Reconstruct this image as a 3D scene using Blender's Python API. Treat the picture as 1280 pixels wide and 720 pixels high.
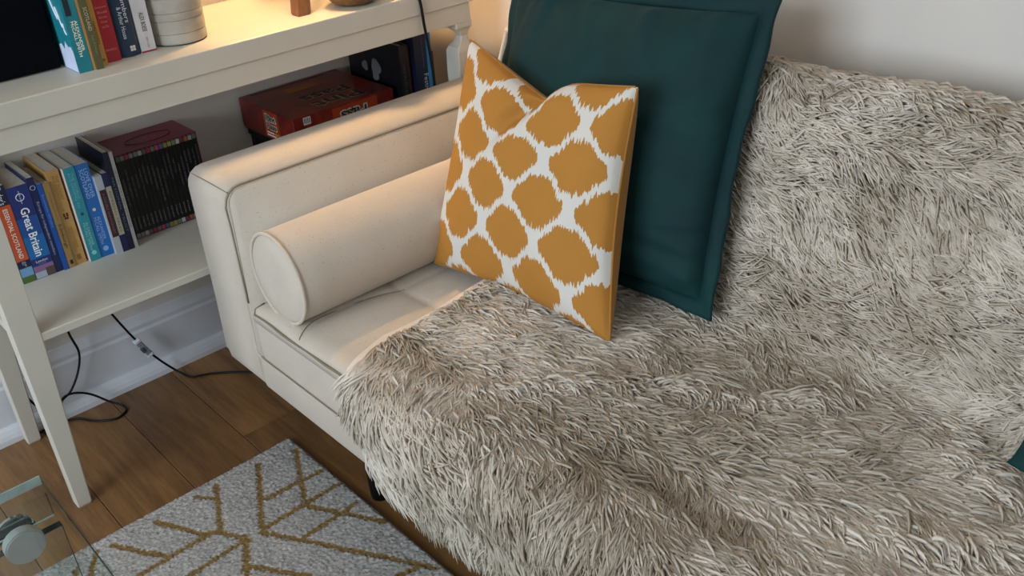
import bpy, bmesh, math, random
import numpy as np
from mathutils import Vector, Matrix
random.seed(7); RNG = np.random.default_rng(7)
PI = math.pi
for o in list(bpy.data.objects): bpy.data.objects.remove(o)
scene = bpy.context.scene
COL = scene.collection

# ------------------------------------------------------------------ camera
cam_d = bpy.data.cameras.new('camera'); cam = bpy.data.objects.new('camera', cam_d); COL.objects.link(cam)
cam_d.sensor_width = 36; cam_d.lens = 1196.45/1280*36; cam_d.clip_start = .02
def cam_axes(pitch, roll, yaw):
    f = Vector((math.sin(yaw)*math.cos(pitch), math.cos(yaw)*math.cos(pitch), -math.sin(pitch)))
    r = Vector((math.cos(yaw), -math.sin(yaw), 0)); d = f.cross(r)
    c, s = math.cos(roll), math.sin(roll)
    return c*r+s*d, -s*r+c*d, f
rt, dn, fw = cam_axes(math.radians(30.0969), math.radians(3.8411), math.radians(-49.2369))
m = Matrix((rt, -dn, -fw)).transposed().to_4x4(); m.translation = Vector((2.013, 0, 1.27))
cam.matrix_world = m
scene.camera = cam

# ------------------------------------------------------------------ world, daylight, exposure
w = bpy.data.worlds.new('world'); scene.world = w; w.use_nodes = True
bg = w.node_tree.nodes['Background']; bg.inputs[0].default_value = (.72, .85, 1, 1); bg.inputs[1].default_value = 1.0
def area(name, loc, rot, sx, sy, power, col):
    l = bpy.data.lights.new(name, 'AREA'); l.shape = 'RECTANGLE'; l.size = sx; l.size_y = sy; l.energy = power; l.color = col
    o = bpy.data.objects.new(name, l); COL.objects.link(o); o.location = loc; o.rotation_euler = rot; return o
area('window_daylight', (1.35, -2.36, 1.5), (math.radians(90), 0, 0), 1.9, 1.5, 74, (.735, .855, 1.0))
area('window_daylight_side', (3.96, .35, 1.55), (math.radians(90), 0, math.radians(90)), 1.5, 1.3, 2.5, (.84, .93, 1.0))
vs = scene.view_settings
vs.view_transform = 'Standard'; vs.look = 'None'; vs.gamma = 1; vs.use_curve_mapping = False
vs.exposure = 0.2

# ------------------------------------------------------------------ materials
def lin(c):
    if isinstance(c, str): c = tuple(int(c[i:i+2], 16)/255 for i in (0, 2, 4))
    return tuple((x/12.92 if x <= .04045 else ((x+.055)/1.055)**2.4) for x in c)+(1,)
class NT:
    def __init__(s, name):
        s.m = bpy.data.materials.new(name); s.m.use_nodes = True; s.t = s.m.node_tree; s.n = s.t.nodes
        s.b = s.n['Principled BSDF']; s.out = s.n['Material Output']
    def new(s, t, **k):
        x = s.n.new(t)
        for a, v in k.items(): setattr(x, a, v)
        return x
    def link(s, a, b): s.t.links.new(a, b)
    def val(s, sock, v):
        if isinstance(v, bpy.types.NodeSocket): s.link(v, sock)
        else: sock.default_value = v
    def math(s, op, a, b=0.0, c=None, clamp=False):
        x = s.new('ShaderNodeMath', operation=op, use_clamp=clamp); s.val(x.inputs[0], a); s.val(x.inputs[1], b)
        if c is not None: s.val(x.inputs[2], c)
        return x.outputs[0]
    def mix(s, f, a, b, mode='MIX'):
        x = s.new('ShaderNodeMix', data_type='RGBA', blend_type=mode); s.val(x.inputs['Factor'], f); s.val(x.inputs[6], a); s.val(x.inputs[7], b)
        return x.outputs[2]
    def coord(s, which='Object', scale=(1, 1, 1)):
        tc = s.new('ShaderNodeTexCoord'); mp = s.new('ShaderNodeMapping'); mp.inputs['Scale'].default_value = scale
        s.link(tc.outputs[which], mp.inputs[0]); return mp.outputs[0]
    def noise(s, vec, scale, detail=3, rough=.55, dist=0):
        x = s.new('ShaderNodeTexNoise'); x.inputs['Scale'].default_value = scale; x.inputs['Detail'].default_value = detail
        x.inputs['Roughness'].default_value = rough; x.inputs['Distortion'].default_value = dist
        if vec is not None: s.link(vec, x.inputs['Vector'])
        return x.outputs['Fac']
    def ramp(s, f, pts):
        x = s.new('ShaderNodeValToRGB'); e = x.color_ramp.elements
        while len(e) < len(pts): e.new(.5)
        for el, (p, c) in zip(e, pts): el.position = p; el.color = c
        s.link(f, x.inputs[0]); return x.outputs[0]
    def bump(s, h, strength, dist=.002):
        x = s.new('ShaderNodeBump'); x.inputs['Strength'].default_value = strength; x.inputs['Distance'].default_value = dist
        s.link(h, x.inputs['Height']); s.link(x.outputs[0], s.b.inputs['Normal'])
def sc(c, k): return tuple(min(1, x*k) for x in c[:3])+(1,)
def plain(name, col, rough=.6, var=.12, scale=20, bump=0, bscale=300, metal=0, spec=.5, sheen=0, bdist=.001):
    t = NT(name); c = lin(col); v = t.coord()
    n = t.noise(v, scale)
    t.link(t.ramp(n, [(.3, sc(c, 1-var)), (.7, sc(c, 1+var))]), t.b.inputs['Base Color'])
    t.b.inputs['Roughness'].default_value = rough; t.b.inputs['Metallic'].default_value = metal
    t.b.inputs['Specular IOR Level'].default_value = spec
    if sheen: t.b.inputs['Sheen Weight'].default_value = sheen; t.b.inputs['Sheen Roughness'].default_value = .5
    if bump: t.bump(t.noise(v, bscale, 2), bump, bdist)
    return t.m
_cache = {}
def ink(col, rough=.55):
    k = (col, rough)
    if k not in _cache: _cache[k] = plain('print_'+str(col), col, rough, .06, 60)
    return _cache[k]
def fabric(name, col, dark=.8, weave=900, flecks=True, bump=.5):
    t = NT(name); v = t.coord(); c = lin(col)
    n = t.noise(v, 9, 4); n2 = t.noise(v, weave, 1)
    base = t.ramp(n, [(.3, sc(c, .93)), (.7, sc(c, 1.05))])
    base = t.mix(t.math('MULTIPLY', n2, .35), base, sc(c, dark))
    if flecks:
        f = t.noise(t.coord('Object', (1, .5, 1)), 420, 0)
        fl = t.ramp(f, [(.755, (0, 0, 0, 1)), (.80, (1, 1, 1, 1))])
        base = t.mix(t.math('MULTIPLY', fl, .5), base, sc(c, .5))
    t.link(base, t.b.inputs['Base Color']); t.b.inputs['Roughness'].default_value = .9
    t.b.inputs['Specular IOR Level'].default_value = .2; t.b.inputs['Sheen Weight'].default_value = .15
    t.bump(n2, bump, .0008)
    return t.m

MAT = {}
MAT['wall'] = plain('wall_paint', 'd3ccc2', .85, .02, 3, .15, 120)
MAT['wall_darkened'] = plain('darkened_wall_paint', '958e84', .85, .02, 3, .15, 120)  # unseen walls only: darker than the visible ones to cut bounced fill light
MAT['ceiling'] = plain('ceiling_paint', 'e6e3dd', .9, .01)
MAT['gloss_white'] = plain('white_gloss_trim', 'd5d6d8', .45, .05, 12, .1, 60)
MAT['console'] = plain('ivory_furniture_paint', 'cbc5b6', .42, .03, 6, .08, 60)
MAT['sofa'] = fabric('oatmeal_linen', 'cbbfae')
MAT['piping'] = fabric('oatmeal_linen_seam', '857962', flecks=False)
MAT['black'] = plain('black_satin', '08080a', .55, .1, spec=.25)
MAT['speaker'] = plain('black_grille_cloth', '05060b', .95, .2, 300, .3, 900, spec=.1)
MAT['rubber'] = plain('black_cable_rubber', '08080a', .5, .1, spec=.25)
MAT['chrome'] = plain('brushed_chrome', 'b4b5b2', .45, .04, 40, 0, metal=.55)
MAT['chrome_edge'] = plain('polished_chrome', 'd0d2d4', .08, .02, 40, 0, metal=1)
MAT['pages'] = plain('book_pages', 'c9c0ae', .8, .1, 150)
MAT['back_leather'] = plain('suede_backing', 'e0d2c4', .85, .05, 40)
MAT['underlay'] = plain('fur_knit_backing', '8f8371', .95, .2, 200)

def wood(name, c0, c1, stretch=(1.2, 14, 14), rough=.42, perobj=True, knots=False):
    t = NT(name); tc = t.new('ShaderNodeTexCoord'); mp = t.new('ShaderNodeMapping'); mp.inputs['Scale'].default_value = stretch
    t.link(tc.outputs['Object'], mp.inputs[0])
    oi = t.new('ShaderNodeObjectInfo')
    ad = t.new('ShaderNodeVectorMath', operation='ADD'); t.link(mp.outputs[0], ad.inputs[0])
    cb = t.new('ShaderNodeCombineXYZ'); t.link(t.math('MULTIPLY', oi.outputs['Random'], 37.0), cb.inputs[0]); t.link(t.math('MULTIPLY', oi.outputs['Random'], 91.0), cb.inputs[1])
    t.link(cb.outputs[0], ad.inputs[1]); v = ad.outputs[0]
    n = t.noise(v, 1.3, 5, .6, 1.2); g = t.noise(v, 9, 4, .65, .4)
    fine = t.noise(v, 34, 3, .7, .2)
    f = t.math('ADD', t.math('MULTIPLY', n, .55), t.math('ADD', t.math('MULTIPLY', g, .27), t.math('MULTIPLY', fine, .18)))
    c = t.ramp(f, [(.38, lin(c0)), (.62, lin(c1))])
    if perobj:
        hv = t.new('ShaderNodeHueSaturation'); t.link(c, hv.inputs['Color']); t.link(t.math('MULTIPLY_ADD', oi.outputs['Random'], .45, .78), hv.inputs['Value']); c = hv.outputs[0]
    if knots:
        vo = t.new('ShaderNodeTexVoronoi'); vo.inputs['Scale'].default_value = 1.0
        mp2 = t.new('ShaderNodeMapping'); mp2.inputs['Scale'].default_value = (2.6, 5.2, 1); t.link(tc.outputs['Object'], mp2.inputs[0]); t.link(mp2.outputs[0], vo.inputs['Vector'])
        kf = t.ramp(vo.outputs['Distance'], [(.03, (1, 1, 1, 1)), (.085, (0, 0, 0, 1))])
        c = t.mix(t.math('MULTIPLY', kf, .7), c, lin('2c1c10'))
    t.link(c, t.b.inputs['Base Color']); t.b.inputs['Roughness'].default_value = rough
    t.bump(g, .25, .0012); return t.m
MAT['plank'] = wood('oak_plank', '5f4127', '8e663b', knots=True)
MAT['lamp_wood'] = wood('lamp_leg_wood', '6f4524', '946036', (14, 14, 1.5), .5, False)
MAT['bowl_wood'] = wood('carved_burl_wood', '543119', '96683c', (9, 9, 5), .4, False)
MAT['gap'] = plain('floor_gap_dark', '1d140c', .9)

def velvet():
    t = NT('teal_velvet'); v = t.coord(); n = t.noise(v, 6, 3)
    t.link(t.ramp(n, [(.3, lin('09292b')), (.7, lin('0c3735'))]), t.b.inputs['Base Color'])
    t.b.inputs['Roughness'].default_value = .75; t.b.inputs['Specular IOR Level'].default_value = .25
    t.b.inputs['Sheen Weight'].default_value = .12; t.b.inputs['Sheen Roughness'].default_value = .35; t.b.inputs['Sheen Tint'].default_value = lin('4f9a96')
    t.bump(t.noise(v, 1200, 1), .25, .0006); return t.m
MAT['velvet'] = velvet()
MAT['ochre'] = fabric('ochre_cotton', 'aa7533', .72, 1100, False, .5)
def ikat():
    # white quatrefoil trellis with feathered ikat edges, woven in the UV of the front panel
    t = NT('ochre_ikat_cotton'); tc = t.new('ShaderNodeTexCoord'); sx = t.new('ShaderNodeSeparateXYZ'); t.link(tc.outputs['UV'], sx.inputs[0])
    u, v = sx.outputs[0], sx.outputs[1]
    def jag(a, b, sa, sb, amp):
        cb = t.new('ShaderNodeCombineXYZ'); t.link(t.math('MULTIPLY', a, sa), cb.inputs[0]); t.link(t.math('MULTIPLY', b, sb), cb.inputs[1])
        return t.math('MULTIPLY', t.math('SUBTRACT', t.noise(cb.outputs[0], 1, 2, .7), .5), amp)
    v2 = t.math('ADD', v, jag(u, v, 95, 5, .10))
    u2 = t.math('ADD', u, jag(u, v, 4, 40, .012))
    # ogee trellis on a half-drop repeat: three cells across, not quite three up
    a = t.math('MULTIPLY', t.math('ADD', u2, .1086), 2*PI*3.15); b = t.math('MULTIPLY', t.math('ADD', v2, .0773), 2*PI*2.75)
    p = t.math('MULTIPLY', t.math('ADD', a, b), .5); q = t.math('MULTIPLY', t.math('SUBTRACT', a, b), .5)
    def wig(z): return t.math('ADD', t.math('MULTIPLY', t.math('SINE', t.math('MULTIPLY', z, 2)), .12), t.math('MULTIPLY', t.math('SINE', t.math('MULTIPLY', z, 4)), -.10))
    f = t.math('MULTIPLY', t.math('COSINE', t.math('SUBTRACT', p, wig(q))), t.math('COSINE', t.math('SUBTRACT', q, wig(p))))
    band = t.math('LESS_THAN', t.math('ABSOLUTE', f), .165)
    tco = t.coord(); n2 = t.noise(tco, 1000, 1)
    oc = t.mix(t.math('MULTIPLY', n2, .4), lin('b67d37'), lin('96662b'))
    c = t.mix(band, oc, lin('d2ccc1'))
    t.link(c, t.b.inputs['Base Color']); t.b.inputs['Roughness'].default_value = .85; t.b.inputs['Specular IOR Level'].default_value = .2
    t.bump(n2, .4, .0008); return t.m
MAT['ikat'] = ikat()
def attr_mat(name, attr, rough=.8, bump=None, sheen=0, spec=.2):
    t = NT(name); a = t.new('ShaderNodeAttribute', attribute_name=attr); t.link(a.outputs['Color'], t.b.inputs['Base Color'])
    t.b.inputs['Roughness'].default_value = rough; t.b.inputs['Specular IOR Level'].default_value = spec
    t.b.inputs['Sheen Weight'].default_value = sheen
    return t.m
MAT['fur'] = attr_mat('faux_fur', 'Col', .85, spec=.08)
MAT['rug'] = attr_mat('rug_pile', 'Col', .95)
def glass():
    t = NT('clear_green_glass'); lw = t.new('ShaderNodeLayerWeight'); lw.inputs['Blend'].default_value = .12
    tr = t.new('ShaderNodeBsdfTransparent'); tr.inputs[0].default_value = (.93, .965, .955, 1)
    gl = t.new('ShaderNodeBsdfGlossy'); gl.inputs['Roughness'].default_value = .02; mx = t.new('ShaderNodeMixShader')
    t.link(t.math('MULTIPLY_ADD', t.math('POWER', lw.outputs['Facing'], 3.0), .5, .04), mx.inputs[0]); t.link(tr.outputs[0], mx.inputs[1]); t.link(gl.outputs[0], mx.inputs[2]); t.link(mx.outputs[0], t.out.inputs[0])
    t.n.remove(t.b); return t.m
MAT['glass'] = glass()
MAT['glass_edge'] = plain('polished_glass_edge', 'a3b0ab', .12, .15, 30, spec=.8)
MAT['glass_dark'] = plain('dark_glass_edge', '1d2b27', .15, .1, 30, spec=.8)
MAT['pot'] = plain('grey_concrete', 'a9a294', .85, .12, 30, .4, 250)
def shade():
    t = NT('linen_lampshade'); tr = t.new('ShaderNodeBsdfTranslucent'); tr.inputs[0].default_value = lin('f0dcb8'); df = t.new('ShaderNodeBsdfDiffuse'); df.inputs[0].default_value = lin('efe2cc')
    mx = t.new('ShaderNodeMixShader'); t.link(df.outputs[0], mx.inputs[1]); t.link(tr.outputs[0], mx.inputs[2]); t.link(mx.outputs[0], t.out.inputs[0]); t.n.remove(t.b); return t.m
MAT['shade'] = shade()
def bulb():
    t = NT('glowing_bulb'); t.b.inputs['Emission Color'].default_value = (1, .62, .29, 1); t.b.inputs['Emission Strength'].default_value = 310; return t.m
MAT['bulb'] = bulb()

# ------------------------------------------------------------------ object helpers
ORG = {}
def tag(o, label=None, cat=None, group=None, kind=None):
    if label: o['label'] = label
    if cat: o['category'] = cat
    if group: o['group'] = group
    if kind: o['kind'] = kind
    return o
def thing(name, loc, label, cat, group=None):
    o = bpy.data.objects.new(name, None); o.empty_display_size = .05; COL.objects.link(o); o.location = loc; ORG[o.name] = Vector(loc)
    return tag(o, label, cat, group)
def obj(name, bm, mat, parent=None, smooth=False, loc=None):
    """bm in WORLD coordinates; linked as one mesh object under parent (or top-level with origin loc)"""
    me = bpy.data.meshes.new(name)
    org = ORG[parent.name] if parent else Vector(loc if loc else (0, 0, 0))
    if isinstance(bm, bmesh.types.BMesh):
        bmesh.ops.recalc_face_normals(bm, faces=bm.faces[:]) if not getattr(bm, 'keep', False) and not smooth == 'keep' else None
        bm.to_mesh(me); bm.free()
    else: me = bm
    me.transform(Matrix.Translation(-org))
    if smooth: me.polygons.foreach_set('use_smooth', [True]*len(me.polygons))
    for x in (mat if isinstance(mat, (list, tuple)) else [mat]): me.materials.append(x)
    o = bpy.data.objects.new(name, me); COL.objects.link(o)
    if parent: o.parent = parent
    else: o.location = org
    ORG[o.name] = org
    return o
def box(x0, x1, y0, y1, z0, z1, bev=0, seg=2, bm=None):
    b = bmesh.new(); r = bmesh.ops.create_cube(b, size=1)
    for v in b.verts: v.co = Vector((x0+(v.co.x+.5)*(x1-x0), y0+(v.co.y+.5)*(y1-y0), z0+(v.co.z+.5)*(z1-z0)))
    if bev: bmesh.ops.bevel(b, geom=b.edges[:], offset=bev, segments=seg, affect='EDGES', profile=.5)
    return b
def join(*bms):
    out = bms[0]
    for b in bms[1:]:
        me = bpy.data.meshes.new('t'); b.to_mesh(me); b.free(); out.from_mesh(me); bpy.data.meshes.remove(me)
    return out
def tube(pts, r, seg=8, closed=False, bm=None):
    b = bm or bmesh.new(); pts = [Vector(p) for p in pts]; n = len(pts); rings = []
    up = Vector((0, 0, 1)); prev = None
    for i, p in enumerate(pts):
        if closed: t = pts[(i+1) % n]-pts[i-1]
        else: t = pts[min(i+1, n-1)]-pts[max(i-1, 0)]
        t.normalize()
        if prev is None:
            a = t.orthogonal().normalized()
        else:
            a = (prev-t*prev.dot(t)).normalized()
        prev = a; c = t.cross(a)
        rr = r[i] if isinstance(r, (list, tuple)) else r
        rings.append([b.verts.new(p+(a*math.cos(2*PI*k/seg)+c*math.sin(2*PI*k/seg))*rr) for k in range(seg)])
    for i in range(n if closed else n-1):
        A, B = rings[i], rings[(i+1) % n]
        for k in range(seg): b.faces.new((A[k], A[(k+1) % seg], B[(k+1) % seg], B[k]))
    if not closed: b.faces.new(rings[0][::-1]); b.faces.new(rings[-1])
    return b
def spline(P, n=8):
    P = [Vector(p) for p in P]; out = []
    for i in range(len(P)-1):
        a, b, c, d = P[max(i-1, 0)], P[i], P[i+1], P[min(i+2, len(P)-1)]
        for k in range(n):
            t = k/n; out.append(.5*((2*b)+(c-a)*t+(2*a-5*b+4*c-d)*t*t+(3*b-a-3*c+d)*t**3))
    out.append(P[-1]); return out
def lathe(prof, cx, cy, seg=40, lobe=None):
    b = bmesh.new(); rings = []
    for r, z in prof:
        ring = []
        for k in range(seg):
            a = 2*PI*k/seg; rr = r*(lobe(a, z) if lobe else 1); ring.append(b.verts.new((cx+rr*math.cos(a), cy+rr*math.sin(a), z)))
        rings.append(ring)
    for A, B in zip(rings, rings[1:]):
        for k in range(seg): b.faces.new((A[k], A[(k+1) % seg], B[(k+1) % seg], B[k]))
    b.faces.new(rings[0][::-1]); b.faces.new(rings[-1]); return b
def cyl(c, axis, r, h, seg=32, bev=0):
    b = bmesh.new(); bmesh.ops.create_cone(b, cap_ends=True, segments=seg, radius1=r, radius2=r, depth=h)
    if bev: bmesh.ops.bevel(b, geom=[e for e in b.edges if len(e.link_faces) == 2 and any(len(f.verts) > 4 for f in e.link_faces)], offset=bev, segments=2, affect='EDGES')
    b.transform(Matrix.Translation(c) @ Vector(axis).to_track_quat('Z', 'Y').to_matrix().to_4x4()); return b
FONTCOL = []
def text(body, parent, mat, origin, X, Y, length=None, height=None, name='lettering', align='LEFT', squash=None, bold=0):
    """flat lettering: baseline along X, letters up along Y, fitted to length along X (or height along Y)"""
    cu = bpy.data.curves.new('txt', 'FONT'); cu.body = body; cu.size = 1; cu.align_x = 'LEFT'; cu.resolution_u = 2; cu.offset = bold; cu.space_line = .85
    o = bpy.data.objects.new('txt', cu); COL.objects.link(o); dg = bpy.context.evaluated_depsgraph_get(); dg.update()
    me = bpy.data.meshes.new_from_object(o.evaluated_get(dg)); bpy.data.objects.remove(o)
    co = np.empty(len(me.vertices)*3, np.float32); me.vertices.foreach_get('co', co); co = co.reshape(-1, 3)
    mn, mx = co.min(0), co.max(0); sz = mx-mn
    kx = length/sz[0] if length else height/sz[1]; ky = height/sz[1] if height else kx
    q = (co-(mn+mx)/2)*np.array([kx, ky, 0])
    X, Y = Vector(X).normalized(), Vector(Y).normalized(); N = X.cross(Y)
    wv = np.array(origin)+q[:, :1]*np.array(X)+q[:, 1:2]*np.array(Y)+np.array(N)*.0004
    me.vertices.foreach_set('co', wv.astype(np.float32).ravel()); me.update(); me.materials.clear()
    return obj(name, me, mat, parent)
def quadbm(pts):
    b = bmesh.new(); b.faces.new([b.verts.new(p) for p in pts]); return b

# ------------------------------------------------------------------ room shell
RX, RY0, RY1, RZ = 4.0, -2.4, 1.5, 2.5
T = .1
def struct(name, bm, mat): return tag(obj(name, bm, mat), kind='structure')
fl = struct('floor', box(-T, RX+T, RY0-T, RY1+T, -.08, -.012), MAT['gap'])
tag(fl, 'brown oak plank floor', 'floor')
PW = .151
row = 0; y = .315-PW*18
while y < RY1:
    x = -random.random()*1.6 if not (0.1 < y < .6) else {0: -.75, 1: -.2, 2: -1.1, 3: -.45}[row % 4]
    while x < RX:
        L = 1.9; a, b_ = max(x, 0)+.0006, min(x+L, RX)-.0006; y0, y1 = max(y, RY0)+.0006, min(y+PW, RY1)-.0006
        if b_-a > .03 and y1-y0 > .02: obj('plank', box(a, b_, y0, y1, -.012, 0, .0012, 1), MAT['plank'], fl)
        x += L
    y += PW; row += 1
wl = tag(struct('wall_left', box(-T, 0, RY0-T, RY1+T, 0, RZ), MAT['wall']), 'pale painted wall behind the console table', 'wall')
wb = tag(struct('wall_back', box(0, RX, RY1, RY1+T, 0, RZ), MAT['wall']), 'pale painted wall behind the sofa', 'wall')
def wall_with_hole(axis, pos, a0, a1, h0, h1, z0, z1):
    """wall slab at pos..pos+-T with an opening h0..h1 x z0..z1"""
    bs = []
    for s0, s1, q0, q1 in ((a0, h0, 0, RZ), (h1, a1, 0, RZ), (h0, h1, 0, z0), (h0, h1, z1, RZ)):
        bs.append(box(s0, s1, pos-T, pos, q0, q1) if axis == 'y' else box(pos, pos+T, s0, s1, q0, q1))
    return join(*bs)
tag(struct('wall_front', wall_with_hole('y', RY0, 0, RX,   .4, 2.3, .75, 2.25), MAT['wall_darkened']), 'unseen wall with the large window opening, darkened to lower the fill light', 'wall')
tag(struct('wall_right', wall_with_hole('x', RX, RY0, RY1, -.4, 1.1, .9, 2.2), MAT['wall_darkened']), 'unseen wall with the side window opening, darkened to lower the fill light', 'wall')
tag(struct('ceiling', box(-T, RX+T, RY0-T, RY1+T, RZ, RZ+.08), MAT['ceiling']), 'white painted ceiling', 'ceiling')
def window(name, label, axis, pos, h0, h1, z0, z1):
    e = thing(name, ((h0+h1)/2, pos, z0) if axis == 'y' else (pos, (h0+h1)/2, z0), label, 'window'); e['kind'] = 'structure'
    f = .05
    def bx(a0, a1, c0, c1): return box(a0, a1, pos-.08, pos-.03, c0, c1, .004) if axis == 'y' else box(pos+.03, pos+.08, a0, a1, c0, c1, .004)
    obj('window_frame', join(bx(h0, h0+f, z0, z1), bx(h1-f, h1, z0, z1), bx(h0+f, h1-f, z0, z0+f), bx(h0+f, h1-f, z1-f, z1)), MAT['gloss_white'], e)
    mid = (h0+h1)/2; obj('window_bar', bx(mid-.02, mid+.02, z0+f, z1-f), MAT['gloss_white'], e)
window('window_1', 'large white framed window opposite the sofa', 'y', RY0, .4, 2.3, .75, 2.25)
window('window_2', 'smaller white framed window in the side wall', 'x', RX, -.4, 1.1, .9, 2.2)
def profile_run(prof, fn, a0, a1):
    b = bmesh.new(); A = [b.verts.new(fn(p, a0)) for p in prof]; B = [b.verts.new(fn(p, a1)) for p in prof]
    n = len(prof)
    for i in range(n): b.faces.new((A[i], A[(i+1) % n], B[(i+1) % n], B[i]))
    b.faces.new(A); b.faces.new(B[::-1]); return b
skirt = [(0, 0), (.016, 0), (.016, .122), (.012, .128), (.0125, .138), (.009, .148), (.006, .158), (0, .160)]
bead = [(.016, 0), (.034, 0), (.034, .012), (.031, .022), (.026, .031), (.019, .036), (.016, .036)]
bl = tag(struct('baseboard_left', profile_run(skirt, lambda p, a: (p[0], a, p[1]), RY0, RY1), MAT['gloss_white']), 'tall white skirting board behind the console table', 'skirting board')
obj('floor_bead', profile_run(bead, lambda p, a: (p[0], a, p[1]), RY0, RY1), MAT['gloss_white'], bl)
bb = tag(struct('baseboard_back', profile_run(skirt, lambda p, a: (a, RY1-p[0], p[1]), .016, RX), MAT['gloss_white']), 'tall white skirting board behind the sofa', 'skirting board')

# ------------------------------------------------------------------ console table
con = thing('console_table', (.18, .8, 0), 'ivory painted console table with a lower shelf against the wall', 'table')
CX0, CX1, CY0, CY1 = .035, .352, .262, 1.372
ZT, ZA, ZS = .803, .719, .389
obj('top', box(CX0-.01, CX1+.001, CY0-.012, CY1+.004, .761, ZT, .0025), MAT['console'], con)
obj('apron', box(CX1-.024, CX1-.0035, CY0+.006, CY1-.006, ZA, .761, .0012, 1), MAT['console'], con)
obj('side_rail', box(CX0+.02, CX1-.024, CY0+.012, CY0+.03, ZA, .761, .001, 1), MAT['console'], con)
obj('side_rail', box(CX0+.02, CX1-.024, CY1-.03, CY1-.012, ZA, .761, .001, 1), MAT['console'], con)
obj('back_rail', box(CX0, CX0+.02, CY0+.012, CY1-.012, ZA, .761, .001, 1), MAT['console'], con)
def console_leg(xo, yo, sx, sy):
    """square leg: narrow cove under the apron, full width below, tapering on its inner faces below the shelf.
    xo, yo = outer corner; sx, sy = direction towards the inside"""
    W = .046; b = bmesh.new(); rings = []
    for z, wi, ou in ((0, .026, .0015), (.004, .028, 0), (.36, W-.002, 0), (.60, W, 0), (.655, W, 0), (.664, W-.004, .002), (.675, W-.014, .006), (.688, W-.018, .008), (.699, W-.013, .005), (.705, W-.006, .002), (.708, W, 0), (.7195, W, 0)):
        q = [(ou, ou), (wi, ou), (wi, wi), (ou, wi)]
        rings.append([b.verts.new((xo+sx*p[0], yo+sy*p[1], z)) for p in q])
    for A, B in zip(rings, rings[1:]):
        for k in range(4): b.faces.new((A[k], A[(k+1) % 4], B[(k+1) % 4], B[k]))
    b.faces.new(rings[0]); b.faces.new(rings[-1])
    bmesh.ops.bevel(b, geom=[e for e in b.edges if abs(e.verts[0].co.z-e.verts[1].co.z) > .003], offset=.002, segments=1, affect='EDGES')
    return b
for xo, sx in ((CX1-.003, -1), (CX0+.003, 1)):
    for yo, sy in ((CY0+.012, 1), (CY1-.003, -1)):
        obj('leg', console_leg(xo, yo, sx, sy), MAT['console'], con)
obj('lower_shelf', box(CX0+.004, CX1-.0045, CY0+.02, CY1-.01, .372, ZS, .0015, 1), MAT['console'], con)

# ------------------------------------------------------------------ books
DN, UPY, XP = (0, 0, -1), (0, 1, 0), (1, 0, 0)
def book(label, x, y0, y1, z, h, depth, cover, pages='pages', group=None, front=None, rounded=.0, lean=0, name='book', cat='book', hard=False):
    """upright book, spine towards the room (+x). Returns the thing; parts: cover, front_cover (if another colour), page_block"""
    e = thing(name, ((x-depth/2), (y0+y1)/2, z), label, cat, group)
    t = .0022 if hard else .0008; ins = .003 if hard else .0006; th = y1-y0
    sp = min(.006, th*.35) if rounded else 0
    xs = x; n = 6
    outer = [(x-depth, y0)]; inner = [(x-depth, y0+t)]
    for k in range(n+1):
        a = -1+2*k/n; bulge = rounded*(1-a*a)
        outer.append((xs-rounded+bulge, y0+th*(a+1)/2)); inner.append((xs-rounded+bulge-t*1.3, y0+t+(th-2*t)*(a+1)/2))
    outer.append((x-depth, y1)); inner.append((x-depth, y1-t))
    b = bmesh.new(); lay = []
    for zz in (z, z+h): lay.append(([b.verts.new((p[0], p[1], zz)) for p in outer], [b.verts.new((p[0], p[1], zz)) for p in inner]))
    (o0, i0), (o1, i1) = lay; m_ = len(outer)
    for k in range(m_-1):
        b.faces.new((o0[k], o0[k+1], o1[k+1], o1[k])); b.faces.new((i0[k+1], i0[k], i1[k], i1[k+1]))
        b.faces.new((o0[k+1], o0[k], i0[k], i0[k+1])); b.faces.new((o1[k], o1[k+1], i1[k+1], i1[k]))
    for k in (0, m_-1): b.faces.new((o0[k], i0[k], i1[k], o1[k]))
    c = obj('cover', b, ink(cover, .38), e)
    obj('page_block', box(x-depth+ins, x-rounded-t*2.2, y0+t*1.05, y1-t*1.05, z+ins, z+h-ins, 0), MAT[pages], e)
    if front:
        obj('front_cover', box(x-depth+.001, x-rounded-.0005, y0-.0007, y0-.0001, z+.0005, z+h-.0005), ink(front, .35), e)
    e.rotation_euler.x = lean
    return e
def spine_panel(e, x, y0, y1, z0, z1, col, name='spine_panel'):
    return obj(name, box(x-.0003, x+.0003, y0, y1, z0, z1), ink(col, .4), e)
def spine_text(e, body, x, y, zc, length, height, col, **k): return text(body, e, ink(col), (x, y, zc), DN, UPY, length, height, **k)

G1 = 'books on the console top'
z = ZT
b = book('thick teal paperback with white author lettering, first book by the black speaker', .298, .527, .551, z, .198, .126, '1d7c86', group=G1)
text('ALEXANDER\nMcCALL SMITH', b, ink('e9ecd8'), (.298, .5405, z+.058), DN, UPY, .061, .0115, name='author_lettering', bold=.02)
obj('dark_motif', box(.298-.0003, .2984, .531, .5405, z+.097, z+.135, 0), ink('10202c'), b)
def blob(pts, y=None, x=None):
    bm_ = bmesh.new(); bm_.faces.new([bm_.verts.new((p[0], y, p[1]) if y is not None else (x, p[0], p[1])) for p in pts]); return bm_
obj('snow_scene', blob([(.296, z+.001), (.232, z+.001), (.230, z+.040), (.248, z+.045), (.257, z+.036), (.268, z+.052), (.279, z+.043), (.290, z+.046), (.296, z+.038)], y=.5266), ink('c8d0e4'), b)
obj('title_swirl', tube(spline([(.250, .5266, z+.120), (.258, .5266, z+.103), (.266, .5266, z+.090), (.270, .5266, z+.098), (.266, .5266, z+.110), (.274, .5266, z+.092)], 6), .0018, 5), ink('dfe6ec'), b)
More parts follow.
